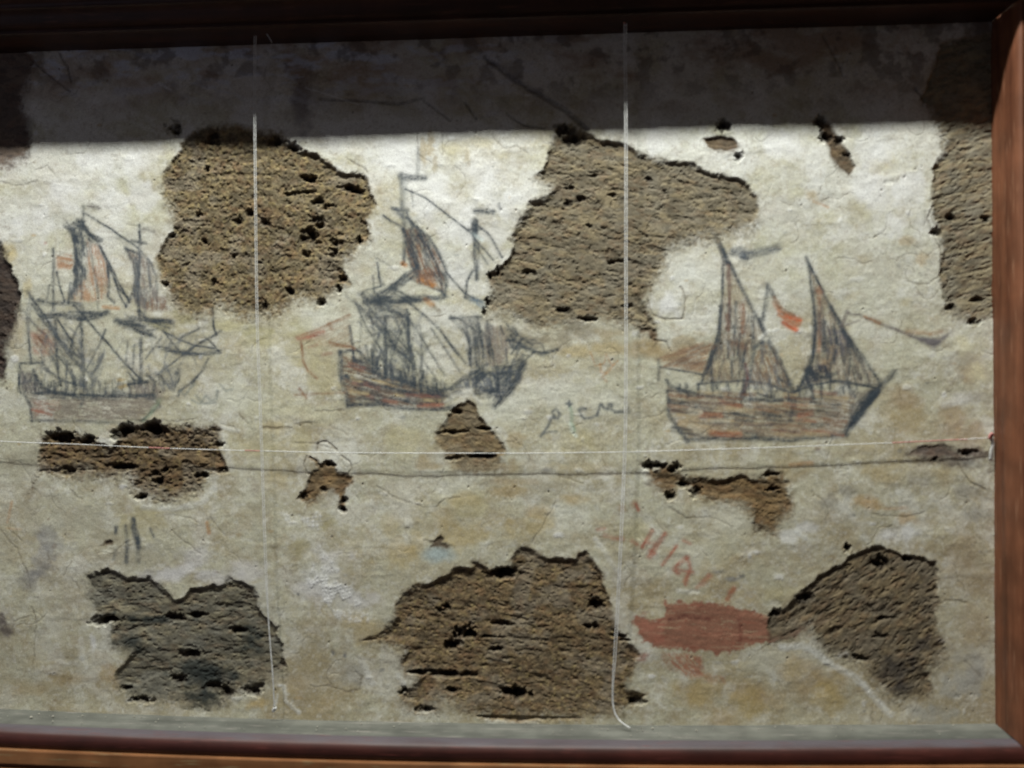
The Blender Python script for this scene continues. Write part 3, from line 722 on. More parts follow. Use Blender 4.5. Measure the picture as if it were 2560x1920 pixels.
strokes(C2, [(8, [(905, 330), (912, 560), (920, 810)], .7), (8, [(1108, 300), (1112, 560), (1150, 700), (1160, 880)], .75), (5, [(1230, 480), (1220, 700), (1225, 900)], .35), (5, [(700, 320), (690, 620), (700, 720)], .3)], TM)
strokes(C2, [(4, [(660, 210), (740, 400), (900, 640)], .5), (4, [(1100, 320), (1000, 560), (930, 780)], .45), (4, [(1110, 330), (1260, 560), (1420, 820)], .45), (4, [(910, 340), (820, 560), (790, 720)], .45), (4, [(1000, 330), (1080, 560), (1150, 760)], .4),
             (7, [(800, 470), (960, 440), (1110, 460)], .35), (4, [(1310, 420), (1430, 600), (1560, 800)], .4), (6, [(860, 200), (1000, 190), (1180, 180)], .5), (4, [(1180, 620), (1280, 760), (1380, 900)], .35)], TR)
scribble(C2([(640, 200), (1180, 160), (1240, 520), (1180, 840), (900, 800), (760, 640)]), 60, 70, 56, 4, .34, GREY, TR, 31, 45)
scribble(C2([(760, 620), (1240, 800), (1420, 940), (1160, 900), (800, 760)]), 36, 88, 34, 5, .42, BLACK, TH, 32, 14)
scribble(C1([(1180, 380), (1330, 380), (1330, 600), (1240, 600)]), 12, 60, 30, 4, .35, GREY, TR, 33, 50)
scribble(L2([(240, 120), (460, 400), (700, 380), (900, 460), (880, 900), (300, 880), (200, 400)]), 50, 66, 60, 3.4, .32, GREY, SR, 34, 50)
scribble(L2([(1000, 500), (1400, 480), (1900, 460), (1860, 640), (1500, 820), (1100, 860)]), 36, 120, 56, 3.4, .30, GREY, SR, 35, 60)
scribble(R2([(560, 640), (1340, 640), (1900, 680), (1860, 780), (500, 790)]), 30, 96, 44, 3.4, .30, GREY, UR, 36, 40)
scribble(C2([(780, 320), (1140, 300), (1160, 700), (900, 780)]), 26, 58, 40, 4, .35, BLACK, TR, 13, 30)
scribble(C2([(700, 120), (1180, 120), (1060, 300), (780, 300)]), 26, 30, 40, 5, .38, BLACK, TR, 14, 40)
scribble(C2([(1540, 330), (1740, 330), (1880, 460), (1850, 740), (1640, 740), (1640, 560)]), 18, 80, 50, 5, .4, BLACK, TS, 15, 14)
scribble(C2([(1900, 400), (2100, 440), (2300, 620), (2060, 680), (1960, 560)]), 22, 30, 30, 5, .4, BLACK, TR, 16, 50)
scribble(C1([(1280, 620), (1420, 600), (1600, 850), (1640, 1050), (1400, 1060), (1320, 900)]), 52, 66, 44, 4, .42, BLACK, TS, 17, 12)
scribble(C1([(930, 1180), (1640, 1170), (1560, 1230), (1000, 1260)]), 22, 8, 44, 5, .4, BLACK, TS, 18, 20)
scribble(C1([(1860, 540), (1930, 540), (1930, 1020), (1880, 1020)]), 12, 88, 30, 6, .4, BLACK, TM, 19, 10)
scribble(C1([(1060, 1140), (1330, 980), (1340, 1060), (1180, 1160)]), 14, -36, 40, 5, .45, BLACK, TS, 20, 10)
scribble(R2([(250, 720), (420, 770), (1000, 830), (1500, 810), (1850, 760), (1800, 1110), (420, 1160), (300, 1040)]), 40, 4, 60, 4, .34, BLACK, UH, 21, 12)
scribble(R2([(1800, 1080), (1880, 940), (2030, 740), (2090, 730), (1960, 900), (1850, 1060)]), 26, -52, 40, 8, .55, BLACK, UH, 22, 8)
scribble(R2([(680, 40), (800, 40), (980, 260), (900, 680), (560, 660), (660, 300)]), 36, 94, 60, 5, .38, BLACK, US, 23, 10)
scribble(R2([(1060, 340), (1130, 350), (1300, 720), (940, 690)]), 20, 78, 50, 5, .38, GREY, US, 24, 18)
scribble(R2([(1510, 60), (1640, 60), (1860, 420), (2040, 680), (1400, 720), (1500, 400)]), 46, 82, 60, 5, .38, BLACK, US, 25, 14)
scribble(R2([(350, 710), (1850, 690), (1850, 780), (900, 830), (350, 760)]), 30, 86, 20, 4, .45, BLACK, UH, 26, 14)
scribble(R2([(190, 450), (640, 330), (540, 590), (220, 540)]), 20, -12, 50, 5, .35, A(110, 90, 76), UF, 27, 14)
for p in (M2([(440, 490), (415, 560), (430, 620), (480, 650)]), M2([(730, 480), (810, 530), (835, 600), (800, 650), (730, 630)]), M2([(525, 440), (545, 370), (620, 360), (700, 430)]),
          F([(1400, 650), (1410, 680), (1440, 690), (1475, 690), (1482, 650), (1470, 620)]), F([(1405, 730), (1440, 740), (1450, 760)]), M4([(1640, 560), (1740, 700), (1880, 780)]), R3c([(1420, 60), (1380, 160), (1420, 290), (1490, 420), (1500, 640)])):
    stroke(p, 5, .55, A(88, 76, 56), cut=.8, rough=.4, wob=1.5)
blob(F([(1440, 655)]), 38, 34, None, 0, .6, .4)

# ---- free marks
TAG = part('', 'charcoal_mark')
strokes(R1, [(20, [(1250, 320), (1340, 310), (1390, 360)], .6), (20, [(1370, 360), (1500, 340), (1620, 310), (1770, 270)], .75), (9, [(1350, 390), (1420, 400)], .5)], TAG, A(62, 70, 80))
TAG2 = part('', 'charcoal_mark_tally')
strokes(M1, [(8, [(1005, 1100), (1000, 1150)], .6), (9, [(1085, 1090), (1100, 1200), (1095, 1400)], .85), (13, [(1150, 1035), (1160, 1120), (1190, 1200), (1200, 1270)], .9), (8, [(1140, 1100), (1180, 1230)], .8), (6, [(1000, 1300), (985, 1380)], .5), (5, [(1300, 1110), (1330, 1180)], .5), (10, [(1190, 1290), (1200, 1400)], .3)], TAG2, A(52, 60, 68))
WR = part('', 'handwriting')
strokes(W1, [(5.5, [(320, 1175), (420, 1040), (480, 900), (530, 870)], .62), (5, [(530, 880), (500, 800), (560, 755), (615, 830), (585, 900), (520, 890)], .62), (4, [(370, 1125), (450, 1100), (560, 1100)], .45),
             (7, [(750, 670), (765, 690)], .95), (3, [(755, 630), (755, 720)], .8), (3, [(710, 670), (800, 670)], .7), (6, [(1010, 750), (930, 740), (905, 775), (950, 860), (1000, 895), (1100, 885), (1190, 850)], .7),
             (6, [(1190, 830), (1240, 670), (1290, 740), (1340, 760)], .6), (7, [(1350, 740), (1370, 680), (1410, 690), (1390, 750), (1460, 800), (1580, 790)], .65), (7, [(1660, 740), (1670, 800)], .5)], WR, A(90, 94, 96), rough=.3)
strokes(W1, [(6, [(780, 740), (800, 880), (790, 960), (840, 1080)], .55)], WR, A(126, 146, 128), rough=.3)
strokes(W1, [(6, [(770, 980), (800, 1100), (860, 1170)], .5)], WR, A(190, 200, 192), rough=.3)
WR2 = part('', 'handwriting_faint')
strokes(L2, [(5, [(1560, 960), (1600, 1000), (1640, 940), (1680, 900)], .4), (5, [(1700, 1000), (1740, 1050), (1780, 1000), (1820, 1040), (1870, 1030), (1880, 960)], .45), (4, [(1660, 1040), (1720, 1070), (1860, 1060)], .35), (4, [(1900, 900), (1950, 960), (2010, 940)], .3)], WR2, A(104, 112, 112), rough=.4)
RD = part('', 'red_writing')
strokes(M3, [(9, [(1210, 1130), (1130, 1270)], .7), (12, [(1320, 1160), (1260, 1240), (1190, 1350)], .8), (8, [(1240, 1240), (1160, 1230)], .5), (8, [(1420, 1260), (1360, 1350), (1300, 1420)], .7), (10, [(1510, 1360), (1400, 1460), (1440, 1500)], .65),
             (8, [(1520, 1370), (1540, 1450), (1500, 1590)], .65), (8, [(1420, 1470), (1560, 1490)], .5), (7, [(1700, 1510), (1600, 1620)], .55), (9, [(800, 1170), (860, 1190), (960, 1200)], .45), (8, [(1040, 1220), (1080, 1250)], .5), (6, [(740, 1120), (800, 1110)], .4), (8, [(1190, 1300), (1230, 1330)], .6),
             (9, [(1880, 1660), (1920, 1630)], .5), (7, [(1070, 900), (1090, 950)], .7), (7, [(1480, 1210), (1540, 1240)], .4)], RD, A(152, 94, 76))
strokes(D3, [(9, [(1650, 70), (1720, 0)], .5), (10, [(1860, 200), (1920, 110)], .6), (8, [(1500, 0), (1490, 50)], .4)], RD, A(150, 98, 70))
RP = part('', 'red_paint_patch')
RPX = D3([(1020, 400), (1050, 340), (1120, 320), (1150, 370), (1330, 350), (1310, 230), (1400, 240), (1560, 220), (1700, 235), (1850, 255), (2100, 310), (2212, 330), (2262, 400), (2250, 560), (2060, 575), (2000, 620), (1880, 670), (1700, 655), (1400, 630), (1250, 620), (1130, 560), (1080, 480)])
fill(RPX, A(126, 70, 56), 1.0, 8, RP, warp=9, thr=.10)
fill(RPX, A(98, 52, 44), .8, 5, RP, warp=9, fine=7, longy=70, thr=.42)
fill(RPX, A(146, 92, 74), .55, 3, RP, warp=9, fine=5, longy=60, thr=.50)
fill(RPX, A(176, 160, 132), .7, 8, RP, warp=9, fine=3, longy=22, thr=.62)
fill(D3([(1050, 400), (1330, 350), (1330, 600), (1150, 560)]), A(150, 98, 82), .6, 20, RP, warp=8, thr=.3)
fill(D4([(0, 330), (240, 360), (330, 470), (160, 560), (0, 560)]), A(104, 74, 62), .8, 10, RP, warp=8, thr=.2)
stroke(D3([(1360, 380), (1500, 340), (1700, 370)]), 9, .7, A(84, 44, 40), RP)
stroke(D3([(1960, 360), (1980, 480), (1960, 580)]), 9, .4, A(96, 48, 42), RP)
RP2 = RP
_r = random.Random(8)
for i in range(46):
    xa, ya = _r.uniform(1080, 2200), _r.uniform(240, 640)
    l = _r.uniform(40, 190)
    stroke(D3([(xa, ya), (xa + l / 2, ya + _r.uniform(-8, 8)), (xa + l, ya + _r.uniform(-14, 14))]), _r.uniform(2, 6), _r.uniform(.2, .55), _r.choice([A(96, 50, 42), A(150, 92, 74), A(168, 150, 124), A(112, 58, 46)]), 0, rough=.8)
fill(D3([(1280, 660), (1500, 660), (1640, 700), (1660, 860), (1560, 900), (1440, 830), (1340, 790)]), A(146, 92, 70), .75, 45, RP2)
fill(D3([(1600, 820), (1850, 860), (1860, 940), (1700, 920)]), A(150, 110, 82), .5, 45, RP2)
fill(D3([(930, 640), (1200, 660), (1130, 760), (960, 740)]), A(140, 84, 72), .6, 0, RP2)

# ------------------------------------------------------------------ places where the plaster has fallen away
MASON = [
    ('large round loss of plaster showing pitted brown mortar left of the middle ship', 'A',
     F([(350, 375), (385, 330), (392, 300), (440, 272), (520, 266), (600, 285), (640, 318), (690, 335), (740, 370), (775, 375), (793, 380), (800, 410), (815, 441), (798, 475), (803, 520), (770, 550), (743, 580), (758, 615), (728, 631), (693, 658), (640, 655), (600, 690), (570, 690), (530, 696), (480, 672), (430, 690), (385, 680), (363, 645), (345, 600), (338, 560), (345, 530), (375, 500), (360, 450), (345, 400)]), 7, .2),
    ('broad loss of plaster showing streaky brown mortar behind the right string', 'B',
     F([(1178, 346), (1171, 368), (1145, 386), (1188, 416), (1140, 433), (1135, 455), (1113, 488), (1101, 516), (1103, 553), (1050, 595), (1058, 628), (1043, 681), (1101, 690), (1163, 716), (1220, 712), (1300, 696), (1350, 706), (1400, 722), (1425, 716), (1408, 678), (1398, 646), (1430, 601), (1446, 556), (1503, 531), (1560, 520), (1625, 500), (1645, 480), (1635, 420), (1600, 385), (1540, 372), (1500, 352), (1440, 345), (1400, 335), (1350, 310), (1290, 300), (1262, 285), (1235, 262), (1200, 272), (1190, 300)]), 7, .15),
    ('tall strip of bare ribbed mortar along the right side of the frame', 'C',
     F([(2020, 288), (2006, 250), (1985, 215), (2010, 150), (2030, 90), (2180, 60), (2180, 695), (2100, 700), (2070, 690), (2039, 682), (2039, 645), (2030, 600), (2034, 539), (2014, 482), (2009, 432), (2015, 360), (2032, 330)]), 5, .1),
    ('black hollow in the plaster cut off by the left edge of the picture', 'D',
     L1([(-300, 660), (0, 700), (60, 800), (100, 950), (170, 1060), (200, 1150), (190, 1280), (150, 1400), (110, 1560), (70, 1740), (30, 1900), (-80, 2000), (-300, 2100)]), 9, -.1),
    ('dark bare patch in the shadow at the upper left corner', 'T',
     F([(-120, 80), (40, 84), (75, 130), (62, 190), (50, 240), (72, 300), (62, 345), (20, 372), (-120, 380)]), 5, 0),
    ('wide low loss of plaster with crumbly brown mortar under the left ship', 'E',
     M1([(340, 340), (400, 290), (480, 262), (620, 290), (760, 300), (860, 350), (960, 400), (1030, 350), (1010, 280), (1080, 222), (1300, 200), (1380, 210), (1600, 232), (1850, 205), (1940, 240), (1920, 300), (1900, 420), (1920, 480), (1960, 540), (1940, 630), (1800, 640), (1760, 720), (1720, 800), (1600, 830), (1500, 890), (1350, 880), (1200, 850), (1120, 760), (1090, 690), (900, 700), (700, 670), (560, 690), (400, 660), (330, 640), (290, 760), (250, 790), (330, 600), (310, 500), (340, 420)]), 6, -.1),
    ('small brown loss of plaster shaped like a goat below the horizontal string', 'F',
     M2([(470, 650), (530, 570), (430, 500), (470, 480), (560, 540), (640, 530), (690, 560), (700, 620), (830, 650), (830, 720), (775, 790), (760, 860), (790, 900), (770, 965), (720, 900), (710, 830), (640, 820), (540, 850), (530, 900), (430, 910), (340, 860), (400, 780), (450, 700)]), 4, 0),
    ('triangular loss of plaster under the bow of the middle ship', 'G',
     M2([(1820, 0), (1720, 60), (1640, 110), (1600, 200), (1550, 300), (1540, 380), (1580, 440), (1640, 500), (1700, 600), (1850, 640), (2080, 640), (2150, 560), (2170, 440), (2130, 340), (2020, 230), (1940, 130), (1880, 20)]), 4, .05),
    ('ragged hooked loss of plaster below the two-sailed boat', 'H',
     M3([(1170, 560), (1200, 540), (1250, 580), (1310, 560), (1400, 570), (1440, 620), (1500, 660), (1640, 650), (1850, 690), (1980, 620), (2070, 670), (2150, 650), (2212, 610)]) +
     M4([(60, 600), (130, 620), (160, 680), (240, 700), (170, 760), (240, 900), (200, 1000), (120, 1060), (60, 1200), (-20, 1180)]) +
     M3([(2090, 1170), (2040, 1020), (1900, 920), (1700, 900), (1600, 860), (1460, 740), (1420, 840), (1350, 870), (1250, 820), (1190, 700)]), 5, 0),
    ('dark grey-green mouldy loss of plaster at the lower left by the frame', 'I',
     M1([(740, 1500), (860, 1480), (930, 1420), (1010, 1480), (1100, 1520), (1300, 1530)]) +
     D1([(1450, 130), (1530, 200), (1600, 180), (1650, 100), (1880, 70), (2000, 10), (2100, 50), (2212, 90)]) +
     D2([(60, 330), (130, 390), (215, 430), (200, 500), (240, 600), (230, 700), (270, 760), (265, 850), (150, 900), (0, 960)]) +
     D1([(2100, 1010), (1950, 1110), (1800, 1170), (1600, 1130), (1480, 1080), (1350, 1100), (1100, 1080), (980, 950), (980, 850), (1050, 780), (1100, 700), (940, 600), (930, 430), (850, 400), (740, 150)]), 7, -.25),
    ('big domed loss of plaster with black holes at the bottom centre', 'J',
     D2([(900, 560), (1010, 525), (1130, 440), (1200, 350), (1180, 270), (1290, 110), (1360, 60), (1480, 60), (1560, 30)]) +
     M2([(1650, 1490), (1720, 1430), (1860, 1440), (1870, 1390), (1950, 1400), (2050, 1460), (2100, 1500), (2180, 1480)]) +
     M3([(0, 1330), (60, 1260), (150, 1260), (250, 1330), (350, 1370), (450, 1360), (550, 1370), (560, 1310), (640, 1300), (720, 1400), (790, 1490), (800, 1600)]) +
     D3([(850, 200), (880, 350), (930, 480), (1050, 600), (1130, 680), (1080, 800), (1000, 980), (1160, 1020), (1100, 1110), (1000, 1150), (900, 1230), (500, 1250), (0, 1270)]) +
     D2([(1900, 1230), (1760, 1180), (1640, 1080), (1560, 1200), (1400, 1200), (1250, 1130), (1220, 1010), (1320, 980), (1380, 900), (1280, 860), (1240, 800), (1250, 680), (1130, 610), (1000, 590)]), 7, .1),
    ('sloping dark loss of plaster at the lower right beside the red paint', 'K',
     D4([(0, 330), (60, 310), (200, 220), (260, 130), (350, 100)]) +
     M4([(370, 1570), (450, 1500), (650, 1400), (720, 1330), (850, 1290), (950, 1250), (1050, 1280), (1180, 1330), (1300, 1340), (1450, 1390), (1480, 1460)]) +
     D4([(1480, 240), (1450, 330), (1500, 470), (1530, 560), (1550, 680), (1470, 780), (1410, 850), (1420, 960), (1400, 1050), (1280, 1060), (1150, 1100), (1060, 1080), (1010, 1010), (900, 930), (830, 800), (700, 750), (560, 720), (440, 640), (400, 540), (330, 500), (220, 560), (20, 575), (-15, 450)]), 6, -.15),
    ('small chipped hollow in the white plaster right of the string', 'S', F([(1515, 300), (1560, 290), (1585, 300), (1600, 318), (1570, 335), (1535, 330)]), 4, 0),
    ('speckled brown chips running down from the shadow edge at upper right', 'S', F([(1762, 255), (1790, 262), (1815, 300), (1835, 330), (1850, 360), (1836, 385), (1812, 372), (1795, 340), (1780, 300)]), 4, -.1),
    ('hook shaped pit below the broad loss near the right string', 'S', B1([(1700, 1440), (1800, 1430), (1880, 1470), (1880, 1560), (1850, 1600), (1810, 1540), (1790, 1490), (1730, 1510)]), 3, -.1),
    ('star shaped hole with bluish grey fill under the goat shaped loss', 'S', M2([(1460, 1200), (1530, 1210), (1600, 1165), (1640, 1200), (1620, 1230), (1700, 1260), (1660, 1290), (1560, 1275), (1490, 1280), (1520, 1240)]), 3, -.35),
    ('small triangular nail hole beside the charcoal tally marks', 'S', M1([(865, 1265), (905, 1215), (960, 1200), (985, 1225), (970, 1260)]), 2, -.35),
    ('grey brown scrape in the plaster near the right end of the string', 'T', M4([(1180, 480), (1300, 390), (1500, 380), (1640, 420), (1760, 400), (1900, 440), (1960, 520), (1800, 540), (1400, 540), (1260, 500)]), 1.5, .05),
]
blob(M2([(1580, 1330)]), 55, 28, A(150, 166, 170), .75, .4)
hue = {'A': (104, 94, 73), 'B': (103, 95, 79), 'C': (106, 99, 84), 'D': (58, 50, 46), 'E': (90, 76, 57), 'F': (100, 84, 62), 'G': (104, 92, 72),
       'H': (96, 80, 58), 'I': (100, 96, 84), 'J': (104, 91, 71), 'K': (96, 86, 70), 'S': (84, 72, 57), 'T': (88, 78, 72)}
for i, (lab, key, pts, dep, tone) in enumerate(MASON):
    sl, sd = poly_sd(pts, 4.5 if key != 'S' else 2.5, 20, 34, i)
    x, y = QX[sl], QY[sl]
    sh_ = min(10, sd.shape[0] // 3)
    gy = np.zeros_like(sd)
    gy[sh_:-sh_] = (sd[2 * sh_:] - sd[:-2 * sh_]) / (2 * sh_ * STEP / PX)
    bot_ = np.clip(gy * 1.3, 0, 1)                # lower edges, where the mortar feathers out to the plaster
    soft = fbm(x / 60, y / 60, 2, i + 3) * .9 * (key not in 'SF') + bot_ * .7
    wd = 8 + 40 * np.clip(soft - .30, 0, 1)
    m = sst(-.45, 1.0, sd / wd + (fbm(x / 7, y / 7, 3, 2, .7) - .5) * .9 * sst(6, 14, wd))
    mh = sst(0, 1.0, sd / (wd + 80 * bot_))
    big_ = key in 'ABCEIJK'
    if key == 'A':
        u, v, su, sv = x, y, 1.0, 1.0
    elif key == 'C':
        u, v, su, sv = x * .96 - y * .28, x * .28 + y * .96, 1.7, .8
    elif key in 'BGHJ':
        u, v, su, sv = x * .98 + y * .17, -x * .17 + y * .98, 1.4, .85
    elif key == 'K':
        u, v, su, sv = x * .85 - y * .52, x * .52 + y * .85, 1.5, .9
    else:
        u, v, su, sv = x, y, 1.6, .95
    n1 = fbm(u / (34 * su), v / (34 * sv), 3, 2 + i)
    n2 = fbm(u / (11 * su), v / (11 * sv), 3, 4 + i, .6)
    n3 = fbm(u / (5.0 * su), v / (5.0 * sv), 2, 1 + i, .6)
    # porous mortar: grains standing proud, pits between them
    rough = (n1 - .5) * 2.6 + (n2 - .5) * 1.5 + (n3 - .5) * (1.5 if key == 'A' else 1.0)
    pits = sst(.56, .74, fbm(u / (8 * su), v / (7 * sv), 3, 7 + i, .6)) * (1.5 if big_ else 1.0)
    pits = pits + sst(.60, .72, fbm(u / (34 * su), v / (17 * sv), 3, 3 + i)) * (1.3 if big_ else 1.0)
    amp = {'A': .72, 'S': .5, 'F': .6, 'D': .5, 'T': .3, 'C': .62, 'G': .5, 'B': .62, 'J': .56, 'K': .62, 'H': .6, 'E': .95, 'I': .6}.get(key, 1.0)
    # undercut crumbling rim, deepest just inside the plaster edge
    rim = sst(1, 5, sd) * sst(20, 6, sd) * sst(.40, .62, fbm(x / 26, y / 26, 2, i)) * .6
    newh = H[sl] - dep * .38 * mh + (rough * amp - pits * amp) * m - rim * m
    lip = sst(-9, -1, sd) * (1 - m) * sst(.45, .6, fbm(x / 15, y / 15, 2, i + 1)) * .15
    H[sl] = newh + lip
    c0 = np.array(hue[key], float)
    k1 = A(*c0)
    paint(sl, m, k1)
    paint(sl, m * sst(.40, .68, fbm(u / (22 * su), v / (16 * sv), 3, 5)) * .55, A(*np.clip(c0 * (1.30, 1.27, 1.18), 0, 255)))
    paint(sl, m * sst(.50, .72, fbm(u / (15 * su), v / (12 * sv), 3, 3)) * .45, A(*np.clip(c0 * (1.05, .93, .85), 0, 255)))
    if key in 'BCGIK':
        paint(sl, m * sst(.50, .75, fbm(x / 50, y / 40, 3, 1)) * .45, A(*np.clip(c0 * (1.12, 1.16, 1.24), 0, 255)))
    if key in 'AEJ':
        paint(sl, m * sst(.58, .78, fbm(x / 9, y / 9, 3, 6)) * .6, A(140, 124, 84))
        paint(sl, m * sst(.50, .62, fbm(x / 7.5 + 4, y / 6.5, 3, 2, .7)) * .62, A(62, 50, 36))
        paint(sl, m * sst(.54, .70, fbm(x / 55, y / 45, 3, 1)) * .5, A(126, 118, 104))
        paint(sl, m * sst(.60, .75, fbm(x / 26, y / 20, 3, 0)) * .22, A(124, 90, 62))
    # shade of the pits, low spots and rim, put into the colour
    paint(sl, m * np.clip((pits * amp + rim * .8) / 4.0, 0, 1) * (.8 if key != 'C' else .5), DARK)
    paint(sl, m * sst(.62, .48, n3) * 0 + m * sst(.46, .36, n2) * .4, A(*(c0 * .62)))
    if key == 'I':
        for cx, cy, rx, ry in ((1110, 560, 60, 44), (1850, 900, 120, 60), (1750, 1060, 90, 40), (2150, 560, 60, 60), (1700, 830, 90, 46), (1300, 380, 150, 16), (900, 350, 50, 24)):
            q = D1([(cx, cy)])[0]
            xx = np.sqrt(((x - q[0]) / rx * 1.6) ** 2 + ((y - q[1]) / ry * 1.6) ** 2) + (fbm(x / 20, y / 20, 3, 2) - .5) * 1.6
            paint(sl, m * sst(1.3, .3, xx) * .9, A(42, 46, 44))
    if key == 'K':
        for cx, cy, rx, ry in ((1200, 980, 60, 30), (300, 170, 40, 30), (1350, 600, 50, 40), (60, 330, 20, 10), (1150, 820, 70, 60)):
            q = D4([(cx, cy)])[0]
            xx = np.sqrt(((x - q[0]) / rx * 1.5) ** 2 + ((y - q[1]) / ry * 1.5) ** 2) + (fbm(x / 20, y / 20, 3, 2) - .5) * 1.6
            paint(sl, m * sst(1.3, .3, xx) * .75, A(50, 46, 44))
    if tone < -.3:
        paint(sl, m * .55, A(44, 42, 40))
    inn = sd > 2.0
    ID[sl][inn] = i + 1
    IDA[sl][inn] = 9

# deep holes in the mortar, cut and with their shade painted in
for f, pts, rx, ry, dp in [(D2, [(1770, 500), (1700, 610), (1850, 490)], 17, 14, 14), (D2, [(2010, 530)], 24, 4, 7), (D2, [(1620, 280)], 15, 9, 10), (D3, [(700, 220), (750, 250)], 13, 10, 12),
                           (D3, [(60, 1040), (10, 1010)], 26, 12, 13), (D3, [(1080, 1080)], 16, 9, 9), (D3, [(990, 550), (930, 520)], 17, 5, 9), (D3, [(690, 440)], 15, 7, 8), (D2, [(1450, 840), (1600, 845), (1800, 860)], 34, 7, 9),
                           (D2, [(1270, 1005)], 13, 8, 8), (D2, [(1450, 1160)], 17, 9, 9), (D2, [(1680, 985)], 18, 7, 8), (M2, [(2190, 1480), (2120, 1500)], 26, 11, 11), (D2, [(2060, 640), (2130, 410), (2200, 1040)], 20, 8, 8),
                           (C1, [(430, 155), (480, 160)], 17, 9, 11), (C1, [(280, 290), (420, 280)], 26, 6, 8), (C1, [(520, 360), (600, 400), (860, 260), (780, 240)], 17, 7, 8), (C1, [(460, 640), (530, 540), (430, 680)], 18, 14, 11), (C1, [(700, 720), (680, 790), (880, 700)], 12, 10, 9),
                           (L1, [(1480, 660), (1760, 700), (2050, 530), (2010, 840), (1710, 470), (1430, 1070), (1860, 1060), (1780, 70), (2150, 460)], 9, 7, 7), (C1, [(70, 540), (560, 1230), (300, 1130), (700, 1110), (430, 820), (60, 1270), (750, 1020)], 11, 9, 8),
                           (B1, [(1330, 130), (1120, 235), (1490, 300), (1110, 370), (1220, 335), (1280, 570), (1810, 160)], 11, 6, 5), (B1, [(1500, 880), (1070, 1300), (1290, 1385), (1640, 1260), (750, 970)], 17, 6, 7),
                           (M1, [(480, 320), (740, 340), (560, 330)], 18, 12, 10), (M1, [(1100, 260), (1300, 240), (1050, 290), (1350, 280)], 22, 14, 10), (M1, [(1010, 580), (1080, 590), (560, 610)], 24, 8, 10), (M1, [(1430, 600), (1320, 640), (1740, 650), (1220, 840), (1360, 710), (1910, 600), (1900, 390)], 14, 7, 8),
                           (M2, [(580, 775)], 9, 6, 7), (M2, [(650, 550)], 12, 6, 7), (M2, [(750, 870), (400, 830), (760, 940)], 9, 9, 6), (M2, [(1740, 100)], 10, 6, 6), (M2, [(1700, 280), (1980, 250)], 22, 4, 6), (M2, [(1700, 500), (1880, 495), (2000, 490)], 20, 6, 6),
                           (M3, [(1200, 570), (1400, 590), (1290, 570)], 14, 9, 9), (M3, [(1390, 840)], 14, 11, 9), (M3, [(1600, 800), (1480, 720)], 14, 10, 8), (M4, [(30, 770), (20, 640)], 18, 5, 8), (M4, [(1000, 1390), (960, 1420)], 14, 13, 9), (M4, [(1200, 1370)], 13, 8, 7), (M4, [(680, 1280)], 10, 9, 8),
                           (R3c, [(1460, 280), (1580, 150)], 13, 9, 8), (R3c, [(1820, 860), (1600, 930), (1770, 1050), (1880, 160)], 16, 8, 7), (D4, [(60, 320), (330, 190)], 17, 10, 8), (D4, [(1020, 375), (960, 520), (780, 710)], 18, 6, 7), (B1, [(410, 1230), (380, 1320), (430, 1000), (500, 960)], 5, 12, 5),
                           (D1, [(950, 360), (900, 390), (1700, 350), (1500, 360), (1650, 680), (2030, 470)], 24, 9, 9), (D1, [(1100, 970), (1250, 1070), (1160, 1070)], 15, 7, 7), (D1, [(1550, 890), (1850, 960), (1960, 1000), (2200, 980)], 20, 12, 8),
                           (M4, [(1700, 450)], 22, 7, 6), (M4, [(1440, 520)], 9, 7, 6), (T2, [(1550, 850), (1500, 790)], 24, 12, 7), (T1, [(1080, 790), (1300, 850), (1700, 870), (1800, 910)], 20, 12, 8), (T3, [(370, 770), (960, 740), (990, 830)], 16, 16, 8), (T3, [(450, 960), (1130, 960), (1080, 860)], 10, 8, 5),
                           (F, [(1350, 850)], 1, 1, 1)]:
    for q in f(pts):
        hr = random.Random(int(q[0] * 7 + q[1]))
        k = hr.uniform(.75, 1.15)
        for t_ in range(4):                      # a ragged cluster, not one oval
            ox, oy = hr.uniform(-.7, .7) * rx, hr.uniform(-.7, .7) * ry
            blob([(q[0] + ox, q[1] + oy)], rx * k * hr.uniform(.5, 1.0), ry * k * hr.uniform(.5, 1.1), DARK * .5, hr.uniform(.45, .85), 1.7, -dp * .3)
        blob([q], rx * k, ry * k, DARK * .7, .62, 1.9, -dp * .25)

# ------------------------------------------------------------------ mesh out of the height field
m_wall, nt, bs = mat('lime_plaster_and_pigment')
at_ = node(nt, 'ShaderNodeAttribute', attribute_name='pigment')
tc = node(nt, 'ShaderNodeTexCoord')
nz = node(nt, 'ShaderNodeTexNoise')
nz.inputs['Scale'].default_value = 620
nz.inputs['Detail'].default_value = 4
nt.links.new(tc.outputs['Object'], nz.inputs['Vector'])
mr = node(nt, 'ShaderNodeMapRange')
mr.inputs['From Min'].default_value = .3
mr.inputs['From Max'].default_value = .7
mr.inputs['To Min'].default_value = .80
mr.inputs['To Max'].default_value = 1.16
nt.links.new(nz.outputs['Fac'], mr.inputs['Value'])
mx = node(nt, 'ShaderNodeVectorMath', operation='SCALE')
nt.links.new(at_.outputs['Color'], mx.inputs[0])
nt.links.new(mr.outputs[0], mx.inputs['Scale'])
nt.links.new(mx.outputs[0], bs.inputs['Base Color'])
bs.inputs['Roughness'].default_value = .78
bs.inputs['Specular IOR Level'].default_value = .30
bp = node(nt, 'ShaderNodeBump')
bp.inputs['Strength'].default_value = .35
bp.inputs['Distance'].default_value = .0006
nt.links.new(nz.outputs['Fac'], bp.inputs['Height'])
nt.links.new(bp.outputs[0], bs.inputs['Normal'])

